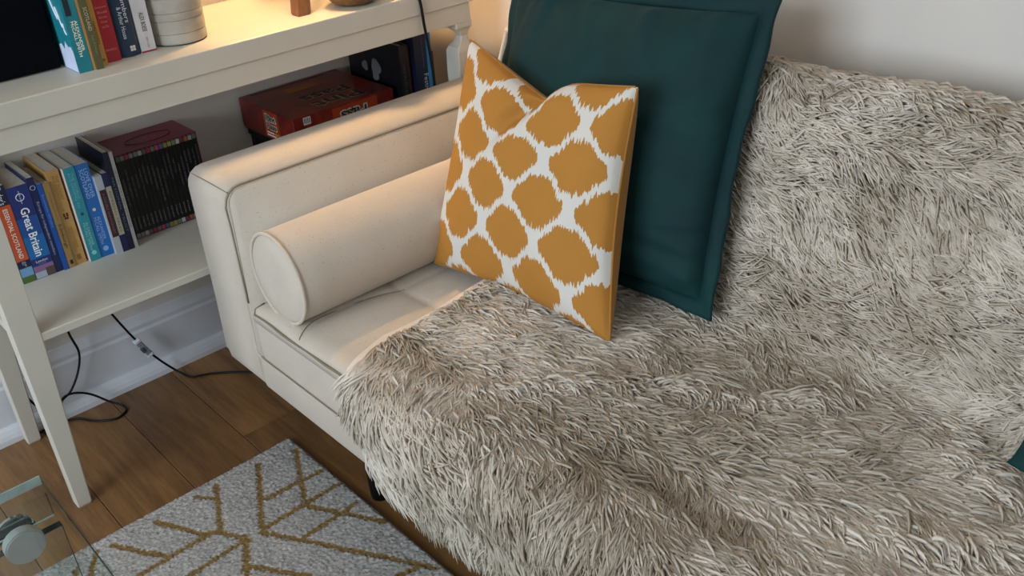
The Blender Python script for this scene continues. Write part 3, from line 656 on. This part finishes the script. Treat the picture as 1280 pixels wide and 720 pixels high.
for yy, s in ((BY0, -1), (BY1, 1)):
    b = bmesh.new(); R_ = []
    for q, off in ((.975, 0), (.9, .006), (.6, .011), (.3, .010), (.02, .008)):
        R_.append([b.verts.new((BCX+BR*q*math.cos(2*PI*k/NS), yy+.004*-s+s*off*.8, BCZ+BR*q*math.sin(2*PI*k/NS)*(1-.02*(math.sin(2*PI*k/NS) < 0)))) for k in range(NS)])
    for A, B in zip(R_, R_[1:]):
        for k in range(NS): b.faces.new((A[k], A[(k+1) % NS], B[(k+1) % NS], B[k]))
    b.faces.new(R_[-1]); obj('end_panel', b, MAT['sofa'], bo, True)
    obj('piping', tube([(BCX+BR*.99*math.cos(2*PI*k/48), yy+.0015, BCZ+BR*.985*math.sin(2*PI*k/48)) for k in range(48)], .0036, 8, True), MAT['sofa'], bo, True)
obj('piping_end', tube([(BCX+.012, BY0, BCZ-BR+.004), (BCX+.016, BY0-.001, BCZ-BR-.0005), (BCX+.019, BY0-.001, BCZ-BR+.001)], .005, 8), MAT['sofa'], bo, True)

# ------------------------------------------------------------------ scatter cushions
def fbm(u, v, seed, oct=3, f0=2.0):
    r = np.random.default_rng(seed); out = 0*u
    for o_ in range(oct):
        for _ in range(3):
            a = r.uniform(0, 2*PI); f = f0*2**o_*r.uniform(.7, 1.3); out = out+np.sin(2*PI*f*(u*np.cos(a)+v*np.sin(a))+r.uniform(0, 6.28))/(3*2**o_)
    return out
def grid_mesh(P, name, uv=None, flip=False):
    ny, nx = P.shape[:2]; me = bpy.data.meshes.new(name); idx = np.arange(nx*ny).reshape(ny, nx)
    q = np.stack([idx[:-1, :-1], idx[:-1, 1:], idx[1:, 1:], idx[1:, :-1]], -1).reshape(-1, 4)
    if flip: q = q[:, ::-1]
    me.from_pydata(P.reshape(-1, 3).tolist(), [], q.tolist()); me.update()
    if uv is not None:
        l = me.uv_layers.new(name='UVMap'); U = uv.reshape(-1, 2)[q.ravel()]; l.data.foreach_set('uv', U.astype(np.float32).ravel())
    return me
def cushion_shell(c, N=90, thick=.07, pinch=.03, power=.42, dent=None, seed=1, wr=.004, M=None):
    """c: BL, BR, TR, TL world corners seen from the front; returns front and back grids (N x N x 3), uv"""
    BL, BR_, TR, TL = [np.array(p, float) for p in c]
    s = np.linspace(0, 1, N); u, v = np.meshgrid(s, s)
    # edges bow inwards between the corners
    uu = .5+(u-.5)*(1-pinch*2*np.sin(PI*v)); vv = .5+(v-.5)*(1-pinch*2*np.sin(PI*u))
    if dent is not None: vv = vv-dent(u, v)
    P = (1-uu)[..., None]*(1-vv)[..., None]*BL+uu[..., None]*(1-vv)[..., None]*BR_+uu[..., None]*vv[..., None]*TR+(1-uu)[..., None]*vv[..., None]*TL
    nrm = np.cross(BR_-BL, TL-BL); nrm /= np.linalg.norm(nrm)          # towards the viewer
    puff = (np.clip(16*u*(1-u)*v*(1-v), 0, 1))**power
    w_ = fbm(u, v, seed, 3, 2.2)*wr*np.clip(puff*1.4, 0, 1)
    return P, nrm, puff, w_, np.stack([u, v], -1)
def cushion(name, label, c, front_mat, back_mat, tf, tb, seam_mat, shift=0, **k):
    P, n, puff, w_, uv = cushion_shell(c, **k)
    base = Vector((np.array(c[0])+np.array(c[1]))/2)
    e = thing(name, base, label, 'cushion')
    extra = k.get('M')
    fr = P+n*(puff*tf+w_+(extra(uv) if extra else 0))[..., None]; bk_ = P-n*(puff*tb)[..., None]
    obj('front_panel', grid_mesh(fr, 'front_panel', uv), front_mat, e, True); obj('back_panel', grid_mesh(bk_, 'back_panel', uv, True), back_mat, e, True)
    bord = np.concatenate([P[0, :-1], P[:-1, -1], P[-1, :0:-1], P[:0:-1, 0]])[::3]
    obj('seam', tube([tuple(p) for p in bord], .0022, 6, True), seam_mat, e, True)
    return e
# ochre ikat cushion: chopped top edge, fat sides
def chop(u, v): return .115*np.where(u < .52, np.clip(u/.52, 0, 1)**1.25, .3*np.clip((1-u)/.48, 0, 1)+.7*np.exp(-((u-.52)/.09)**2))*np.clip((v-.4)/.6, 0, 1)**1.4
def chop_n(uv):
    u, v = uv[..., 0], uv[..., 1]; return -.024*np.exp(-((u-.53+(1-v)*.55)/.045)**2)*np.clip((v-.58)/.25, 0, 1)*np.clip((1-v)/.04, 0, 1)+.010*np.exp(-((u-.66+(1-v)*.3)/.09)**2)*np.clip((v-.6)/.3, 0, 1)*np.clip((1-v)/.08, 0, 1)
cushion('ochre_cushion', 'ochre cushion with white ikat trellis pattern and chopped top', [(.689, .950, .397), (1.140, .952, .415), (1.072, 1.095, .785), (.668, 1.100, .790)],
        MAT['ikat'], MAT['ochre'], .060, .085, MAT['ochre'], N=120, pinch=.035, power=.40, dent=chop, seed=3, wr=.004, M=chop_n)
# teal velvet cushion with a stitched flange
def teal_cushion(label, BLc, BRc, TRc, TLc, thick, seed, name='teal_cushion'):
    BL, BR_, TR, TL = [np.array(p, float) for p in (BLc, BRc, TRc, TLc)]
    e = thing(name, Vector((BL+BR_)/2), label, 'cushion')
    N = 110; s = np.linspace(0, 1, N); u, v = np.meshgrid(s, s)
    nrm = np.cross(BR_-BL, TL-BL); nrm /= np.linalg.norm(nrm)
    def patch(u, v):
        uu = .5+(u-.5)*(1-.05*np.sin(PI*v)); vv = .5+(v-.5)*(1-.045*np.sin(PI*u))
        return (1-uu)[..., None]*(1-vv)[..., None]*BL+uu[..., None]*(1-vv)[..., None]*BR_+uu[..., None]*vv[..., None]*TR+(1-uu)[..., None]*vv[..., None]*TL
    f = .045
    ui, vi = f+u*(1-2*f), f+v*(1-2*f)
    Pi = patch(ui, vi); puff = np.clip(16*u*(1-u)*v*(1-v), 0, 1)**.38
    # folds running in from the seams
    edge = np.minimum(np.minimum(u, 1-u), np.minimum(v, 1-v))
    r = np.random.default_rng(seed); fold = 0*u
    for _ in range(10):
        cu_ = r.uniform(.08, .92); amp = r.uniform(.003, .007); wd = r.uniform(.02, .045); sl_ = r.uniform(-.35, .35)
        fold = fold+amp*np.exp(-((u-cu_-sl_*(1-v))/wd)**2)*np.exp(-(1-v)/.33)
    for _ in range(7):
        cv = r.uniform(.05, .75); amp = r.uniform(.003, .007); wd = r.uniform(.018, .04); sl_ = r.uniform(-.3, .3)
        fold = fold+amp*np.exp(-((v-cv-sl_*(1-u))/wd)**2)*np.exp(-(1-u)/.25)
    fold = fold+amp*np.exp(-((v-.10)/.03)**2)
    w_ = (fold+fbm(u, v, seed, 2, 1.5)*.004)*np.clip(edge/.03, 0, 1)
    uv = np.stack([u, v], -1)
    obj('front_panel', grid_mesh(Pi+nrm*(puff*thick*.55+w_+.002)[..., None], 'front_panel', uv), MAT['velvet'], e, True)
    obj('back_panel', grid_mesh(Pi-nrm*(puff*thick*.4+.002)[..., None], 'back_panel', uv, True), MAT['velvet'], e, True)
    # flange ring
    M_ = 60; t = np.linspace(0, 1, M_)
    loop = lambda g: np.concatenate([np.stack([g+(1-2*g)*t[:-1], g+0*t[:-1]], -1), np.stack([1-g+0*t[:-1], g+(1-2*g)*t[:-1]], -1), np.stack([1-g-(1-2*g)*t[:-1], 1-g+0*t[:-1]], -1), np.stack([g+0*t[:-1], 1-g-(1-2*g)*t[:-1]], -1)])
    rings = []
    for g, th in ((f+.004, .0055), (f*.6, .0035), (f*.25, .0045), (0, .0035)):
        L = loop(g); wav = .004*np.sin(np.arange(len(L))*.23)+.003*np.sin(np.arange(len(L))*.61+1); pp = patch(L[:, 0], L[:, 1])+nrm*(wav*(1-g/f))[:, None]
        rings.append((pp, th))
    b = bmesh.new(); fr = [[b.verts.new(p+nrm*th) for p in pp] for pp, th in rings]; bk_ = [[b.verts.new(p-nrm*th) for p in pp] for pp, th in rings]; n = len(fr[0])
    for S in (fr, bk_[::1]):
        for A, B in zip(S, S[1:]):
            for k in range(n): b.faces.new((A[k], A[(k+1) % n], B[(k+1) % n], B[k]))
    for k in range(n): b.faces.new((fr[-1][k], fr[-1][(k+1) % n], bk_[-1][(k+1) % n], bk_[-1][k])); b.faces.new((fr[0][k], fr[0][(k+1) % n], bk_[0][(k+1) % n], bk_[0][k]))
    obj('flange', b, MAT['velvet'], e, True)
    L = loop(f+.001); pp = patch(L[:, 0], L[:, 1])+nrm*.0035
    obj('stitched_seam', tube([tuple(p) for p in pp], .0018, 5, True), ink('06181b', .9), e, True)
    return e
teal_cushion('large dark teal velvet cushion with flanged edge behind the ochre cushion', (.70, 1.045, .412), (1.232, 1.095, .425), (1.185, 1.298, .893), (.645, 1.235, .885), .13, 11)
teal_cushion('dark teal velvet cushion at the right edge, mostly outside the picture', (1.728, 1.028, .462), (2.16, .92, .45), (2.20, 1.15, .86), (1.78, 1.25, .87), .13, 12)

# ------------------------------------------------------------------ faux fur throw
prof = spline([(0, .617, .236), (0, .615, .30), (0, .612, .352), (0, .628, .385), (0, .665, .394), (0, .80, .394), (0, .95, .394), (0, 1.07, .396), (0, 1.135, .412), (0, 1.168, .462), (0, 1.225, .60), (0, 1.280, .728), (0, 1.300, .758), (0, 1.335, .768), (0, 1.40, .752), (0, 1.44, .715), (0, 1.445, .60)], 10)
PY = np.array([p.y for p in prof]); PZ = np.array([p.z for p in prof])
SS = np.concatenate([[0], np.cumsum(np.hypot(np.diff(PY), np.diff(PZ)))]); SL = SS[-1]
s_of_y = lambda yy: float(np.interp(yy, PY[45:75], SS[45:75]))
S_EDGE = float(SS[np.argmin(np.abs(PY[20:45]-.635))+20]); S_CREASE = float(SS[80])
S_TOP = float(SS[125])
def xleft(s):
    xs = np.interp(s, [0, .06, .12, S_EDGE-.02, S_EDGE+.02, S_EDGE+.09, S_EDGE+.2, S_CREASE, S_CREASE+.15, SL], [.935, .912, .890, .874, .858, .838, .843, .84, .80, .76]); return xs
XR = 2.17
def surf(s, x):
    yy = np.interp(s, SS, PY); zz = np.interp(s, SS, PZ); e_ = 1e-3
    ty = np.interp(s+e_, SS, PY)-np.interp(s-e_, SS, PY); tz = np.interp(s+e_, SS, PZ)-np.interp(s-e_, SS, PZ); l = np.hypot(ty, tz)+1e-9; ty, tz = ty/l, tz/l
    ny_, nz_ = -tz, ty                                # outward normal (towards room / up)
    und = .006*np.sin(7*x+3*s)+.005*np.sin(13*x-9*s+1)+.004*np.sin(21*s+5*x)
    und = np.where(s < S_EDGE+.1, np.abs(und)*.6, und)+.004
    # ripple where the throw rides over the back on the right
    und = und+.013*np.exp(-((s-S_TOP)/.07)**2)*np.clip((1.45-x)/.3, 0, 1)+.016*np.exp(-((s-(S_TOP-.075))/.03)**2)*np.clip((x-1.25)/.3, 0, 1)+.012*np.exp(-((s-(S_CREASE-.16-.1*(x-1.2)))/.05)**2)
    P = np.stack([x, yy+ny_*und, zz+nz_*und], -1); Tn = np.stack([0*s, ty, tz], -1); Nn = np.stack([0*s, ny_, nz_], -1); return P, Tn, Nn
th = thing('fur_throw', (1.5, .95, .39), 'shaggy beige grey faux fur throw spread over the sofa seat and back', 'throw')
sv = np.linspace(0, SL, 150); tv = np.linspace(0, 1, 110)
Sg, Tg = np.meshgrid(sv, tv, indexing='ij'); Xg = xleft(Sg)+(XR-xleft(Sg))*Tg
Pg, _, Ng = surf(Sg, Xg)
b = bmesh.new(); top = [[b.verts.new(p) for p in r_] for r_ in (Pg+Ng*.002).tolist()]; bot = [[b.verts.new(p) for p in r_] for r_ in (Pg-Ng*.002).tolist()]
nS, nT = len(top), len(top[0])
for i in range(nS-1):
    for j in range(nT-1): b.faces.new((top[i][j], top[i+1][j], top[i+1][j+1], top[i][j+1])); b.faces.new((bot[i][j], bot[i][j+1], bot[i+1][j+1], bot[i+1][j]))
for i in range(nS-1):
    for j in (0, nT-1): b.faces.new((top[i][j], bot[i][j], bot[i+1][j], top[i+1][j]))
for j in range(nT-1):
    for i in (0, nS-1): b.faces.new((top[i][j], bot[i][j], bot[i][j+1], top[i][j+1]))
obj('backing', b, MAT['underlay'], th, True)
# pale suede border strip along the left edge, bare of fur
sb = np.linspace(.02, S_CREASE-.05, 80); xb0 = xleft(sb); 
pa, _, na = surf(sb, xb0-.006); pb, _, nb_ = surf(sb, xb0+.012)
obj('suede_border', grid_mesh(np.stack([pa+na*.0030, pb+nb_*.0035], 1), 'suede_border'), MAT['back_leather'], th, True)

def make_fur():
    r = np.random.default_rng(21)
    NC = 15500; K = 7
    # clump centres: uniform over the throw, thinner outside the photo's view
    s = r.uniform(.0, SL, NC*2); x = xleft(s)+(XR-xleft(s))*r.random(NC*2)
    keep = (x < 1.95) | (r.random(NC*2) < .4); keep &= (s < S_TOP+.06) | (r.random(NC*2) < .45)
    s, x = s[keep][:NC], x[keep][:NC]; NC = len(s)
    # flow field: angle measured from +x towards +s
    n1 = fbm(x*.8, s*.8, 5, 2, 1.1); n2 = fbm(x, s, 9, 2, 3.0); n3 = fbm(x, s, 15, 1, 7.0)
    seat = np.clip((s-S_EDGE)/.12, 0, 1)*(1-np.clip((s-S_CREASE+.03)/.1, 0, 1)); drape = 1-np.clip((s-S_EDGE+.07)/.24, 0, 1); back = np.clip((s-S_CREASE+.03)/.1, 0, 1)
    ang = seat*(.5-.5*np.clip((x-.9)/.5, 0, 1))+drape*(-1.35)+back*(-.12)+.5*n1+.6*n2+(.55-.25*back)*n3+r.normal(0, .14, NC)
    near = np.clip(1-(x-xleft(s))/.06, 0, 1)                       # along the left edge the pile leans inwards
    ang = ang*(1-near)+np.clip(ang, -1.45, 1.1)*near
    ang = np.where(s > S_TOP+.02, ang*.4, ang)
    ridge = np.exp(-(fbm(x*.9-s*.5, s*.9, 41, 2, 1.5)/.13)**2)
    up = np.clip(.26+.25*n2-.2*n1+.40*ridge*seat+.10*ridge*back-.05*back, .12, .85)                       # how upright the pile stands
    cl = .038*(.75+.5*r.random(NC))
    tone = np.clip(.5+.26*fbm(x, s, 31, 2, 1.6)+.22*fbm(x, s, 33, 2, 6)+.16*r.standard_normal(NC)+.28*ridge-.06, 0, 1)
    # strands
    rep = lambda a: np.repeat(a, K)
    M_ = NC*K; sp_ = .0085
    off_s, off_x = r.normal(0, sp_, M_), r.normal(0, sp_, M_)
    ss = np.clip(rep(s)+off_s, .001, SL-.001); xx = np.clip(rep(x)+off_x, xleft(ss)+.007+.004*r.random(M_), XR)
    P, Tn, Nn = surf(ss, xx)
    Pc, Tc, Nc = surf(rep(s), rep(x))
    a = rep(ang)+r.normal(0, .15, M_)*(1-.6*rep(near)); up_ = np.clip(rep(up)+r.normal(0, .1, M_), .06, 1)
    ex = np.zeros((M_, 3)); ex[:, 0] = 1
    D = np.cos(a)[:, None]*ex+np.sin(a)[:, None]*Tn
    side = np.cross(Nn, D); L = rep(cl)*(.75+.5*r.random(M_)); curl = r.normal(0, .17, M_)+rep(r.normal(0, .28, NC))
    Dc = np.cos(rep(ang))[:, None]*ex+np.sin(rep(ang))[:, None]*Tc
    tipc = Pc+Dc*(rep(cl)*.85)[:, None]+Nc*(rep(cl)*.45*rep(up))[:, None]
    us = np.array([0, .3, .65, 1.0]); pts = []
    for uq in us:
        lift = up_*L*.75*(1-(1-uq)**2)*(1-.35*uq**2)+.0015
        along = L*(.25*uq+.75*uq**1.6)*(1.08-.55*up_)
        p = P+Nn*lift[:, None]+D*along[:, None]+side*(curl*L*uq*uq)[:, None]
        clump = .55*uq**1.5
        p = p*(1-clump*.75)+(tipc+(p-tipc)*.4)*clump*.75
        p[:, 2] -= .008*uq**2*np.where(ss < S_EDGE+.03, 1.6, .35)
        pts.append(p)
    rad0 = .0027*(.7+.6*r.random(M_))
    radii = [.85, 1.0, .8, .07]
    # local frame for the 3-sided section
    V = np.empty((M_, 4, 3, 3), np.float32)
    for q in range(4):
        t_ = pts[min(q+1, 3)]-pts[max(q-1, 0)]; t_ /= np.linalg.norm(t_, axis=1, keepdims=True)+1e-9
        A = np.cross(t_, Nn+.01*side); A /= np.linalg.norm(A, axis=1, keepdims=True)+1e-9; B = np.cross(A, t_)
        for k in range(3):
            th_ = 2*PI*k/3+PI/2; V[:, q, k] = pts[q]+(A*math.cos(th_)+B*math.sin(th_))*(rad0*radii[q])[:, None]
    base = (np.arange(M_)*12)[:, None]
    tri = []
    for q in range(3):
        for k in range(3):
            a0, a1, b0, b1 = q*3+k, q*3+(k+1) % 3, (q+1)*3+k, (q+1)*3+(k+1) % 3
            if q < 2: tri += [(a0, a1, b1), (a0, b1, b0)]
            else: tri += [(a0, a1, 9+k)]
    tri = np.array(tri); F = (base[:, :, None]+tri[None]).reshape(-1, 3).astype(np.int32)
    me = bpy.data.meshes.new('fur'); nV, nF = M_*12, len(F)
    me.vertices.add(nV); me.vertices.foreach_set('co', V.reshape(-1)); me.loops.add(nF*3); me.loops.foreach_set('vertex_index', F.ravel()); me.polygons.add(nF)
    me.polygons.foreach_set('loop_start', np.arange(0, nF*3, 3, dtype=np.int32)); me.update(calc_edges=True)
    # per-strand dye: taupe to cream, slightly paler towards the tips as dyed
    c0, c1 = np.array(lin('978975')[:3]), np.array(lin('d8cdbe')[:3])
    tn = np.clip(rep(tone)+r.normal(0, .07, M_), 0, 1)[:, None]; col = c0*(1-tn)+c1*tn
    tip = np.array([.94, .98, 1.04, 1.1])
    Cc = np.ones((M_, 4, 3, 4), np.float32); Cc[..., :3] = np.clip(col[:, None, None, :]*tip[None, :, None, None], 0, 1)
    at = me.color_attributes.new('Col', 'FLOAT_COLOR', 'POINT'); at.data.foreach_set('color', Cc.reshape(-1))
    return me
fo = obj('fur', make_fur(), MAT['fur'], th, True); fo['kind'] = 'stuff'

# ------------------------------------------------------------------ rug
SEG = [(0.505, 0.587, 0.684, 0.494), (0.684, 0.494, 0.989, 0.667), (0.522, 0.666, 0.682, 0.589), (0.678, 0.497, 0.676, 0.668), (0.682, 0.589, 0.829, 0.671), (0.609, 0.541, 0.617, 0.667), (0.753, 0.541, 0.748, 0.664), (0.67, 0.466, 0.76, 0.418), (0.737, 0.43, 0.841, 0.497), (0.962, 0.64, 0.953, 0.606), (0.499, 0.496, 0.626, 0.439), (0.502, 0.451, 0.537, 0.475), (0.51, 0.364, 0.604, 0.411), (0.604, 0.411, 0.626, 0.439), (0.625, 0.438, 0.687, 0.466), (0.616, 0.418, 0.618, 0.28), (0.51, 0.278, 0.608, 0.337), (0.678, 0.454, 0.686, 0.346), (0.691, 0.458, 0.761, 0.419), (0.504, 0.25, 0.556, 0.22)]
def make_rug():
    r = np.random.default_rng(4); X0, X1, Y0, Y1 = .474, 2.35, -.75, .679
    xs = np.concatenate([np.arange(X0, 1.12, .0026), np.arange(1.12, X1+.008, .010)]); ys = np.concatenate([np.arange(Y0, .12, .010), np.arange(.12, Y1+.001, .0026)])
    xs[-1] = X1; ys[-1] = Y1; X, Y = np.meshgrid(xs, ys)
    segs = list(SEG)+[(a+.62, b_-.02, c+.62, d_-.02) for a, b_, c, d_ in SEG]+[(a, b_-.46, c, d_-.46) for a, b_, c, d_ in SEG]+[(a+.62, b_-.48, c+.62, d_-.48) for a, b_, c, d_ in SEG]
    jx, jy = X+r.normal(0, .0016, X.shape), Y+r.normal(0, .0016, X.shape); dist = np.full(X.shape, 9.)
    for a, b_, c, d_ in segs:
        dx, dy = c-a, d_-b_; t = np.clip(((jx-a)*dx+(jy-b_)*dy)/(dx*dx+dy*dy), 0, 1); dist = np.minimum(dist, np.hypot(jx-a-t*dx, jy-b_-t*dy))
    gold = (dist < .0058)
    Z = .0125+r.normal(0, .0009, X.shape)-np.where(gold, .0012, 0)+.0005*fbm(X*4, Y*4, 2, 2, 3)
    ed = np.minimum(np.minimum(X-X0, X1-X), np.minimum(Y-Y0, Y1-Y)); Z = Z*np.clip(.55+ed/.012, 0, 1); Z = np.where(ed < .0015, .0045, Z)
    P = np.stack([X+r.normal(0, .0006, X.shape)*(ed > .002), Y+r.normal(0, .0006, X.shape)*(ed > .002), Z], -1)
    me = grid_mesh(P, 'pile')
    grey = np.array(lin('a5a09b')[:3]); gld = np.array(lin('80663f')[:3]); nz = (1+r.normal(0, .22, X.shape)+.05*fbm(X*3, Y*3, 8, 2, 2))[..., None]
    c = np.where(gold[..., None], gld*(1+r.normal(0, .18, X.shape))[..., None], grey*nz); C = np.ones(X.shape+(4,), np.float32); C[..., :3] = np.clip(c, .02, 1)
    at = me.color_attributes.new('Col', 'FLOAT_COLOR', 'POINT'); at.data.foreach_set('color', C.reshape(-1))
    return me, (X0, X1, Y0, Y1)
rg = thing('rug', (1.4, 0, 0), 'pale grey short pile rug with gold line pattern in front of the sofa', 'rug')
me, (rx0, rx1, ry0, ry1) = make_rug()
obj('pile', me, MAT['rug'], rg, True); rb = obj('rug_backing', box(rx0+.001, rx1-.001, ry0+.001, ry1-.001, .0004, .004), ink('4a4640', .9), rg)
obj('bound_edge', tube([(rx0+.001, ry0, .004), (rx0+.001, ry1-.001, .004), (rx1, ry1-.001, .004), (rx1, ry0, .004)], .0032, 6, True), ink('bdb9b2', .9), rg)

# ------------------------------------------------------------------ glass coffee table
ct = thing('coffee_table', (1.25, -.15, .0125), 'clear glass coffee table with round chrome fixings at the lower left corner', 'coffee table')
gx0, gx1, gy0, gy1 = .786, 1.72, -.50, .172; ZG = .42; TG = .017
obj('glass_top', box(gx0, gx1, gy0, gy1, ZG-TG, ZG, .0015, 1), MAT['glass'], ct)
obj('polished_edge', box(gx0+.0005, gx0+.0022, gy0+.002, gy1-.002, ZG-TG+.001, ZG-.0015), MAT['glass_edge'], ct)
obj('edge_line', box(gx0+.003, gx1-.003, gy1-.0022, gy1-.0012, ZG-TG+.001, ZG-.010), MAT['glass_dark'], ct)
PX = gx0+.018
for px0 in (PX, gx1-.030):
    up_ = obj('upper_glass_panel', box(px0, px0+.012, gy0+.02, gy1-.006, .366, ZG-TG-.0004), MAT['glass'], ct)
    obj('panel_edge', box(px0+.0085, px0+.0115, gy0+.02, gy1-.006, .3652, .3668), MAT['glass_edge'], up_)
    obj('panel_edge', box(px0+.003, px0+.009, gy1-.0062, gy1-.0052, .367, ZG-TG-.001), MAT['glass_dark'], up_)
    lw_ = obj('lower_glass_panel', box(px0+.004, px0+.016, gy0+.02, gy1-.002, .0130, .348), MAT['glass'], ct)
    obj('panel_edge', box(px0+.0045, px0+.0155, gy0+.02, gy1-.002, .3470, .3488), MAT['glass_dark'], lw_)
    obj('panel_edge', box(px0+.008, px0+.012, gy1-.0022, gy1-.0012, .0135, .3465), MAT['glass_dark'], lw_)
    for yy in (.117, -.40):
        sgn = 1
        obj('chrome_fixing', cyl((px0+.027, yy, .357), XP, .0262, .018, 40, .002), MAT['chrome'], ct, False)
        obj('fixing_collar', cyl((px0-.006, yy, .357), XP, .0262, .008, 40, .0015), MAT['chrome_edge'], ct, False)
        obj('fixing_pin', cyl((px0+.010, yy, .357), XP, .007, .03, 20), MAT['chrome_edge'], ct)
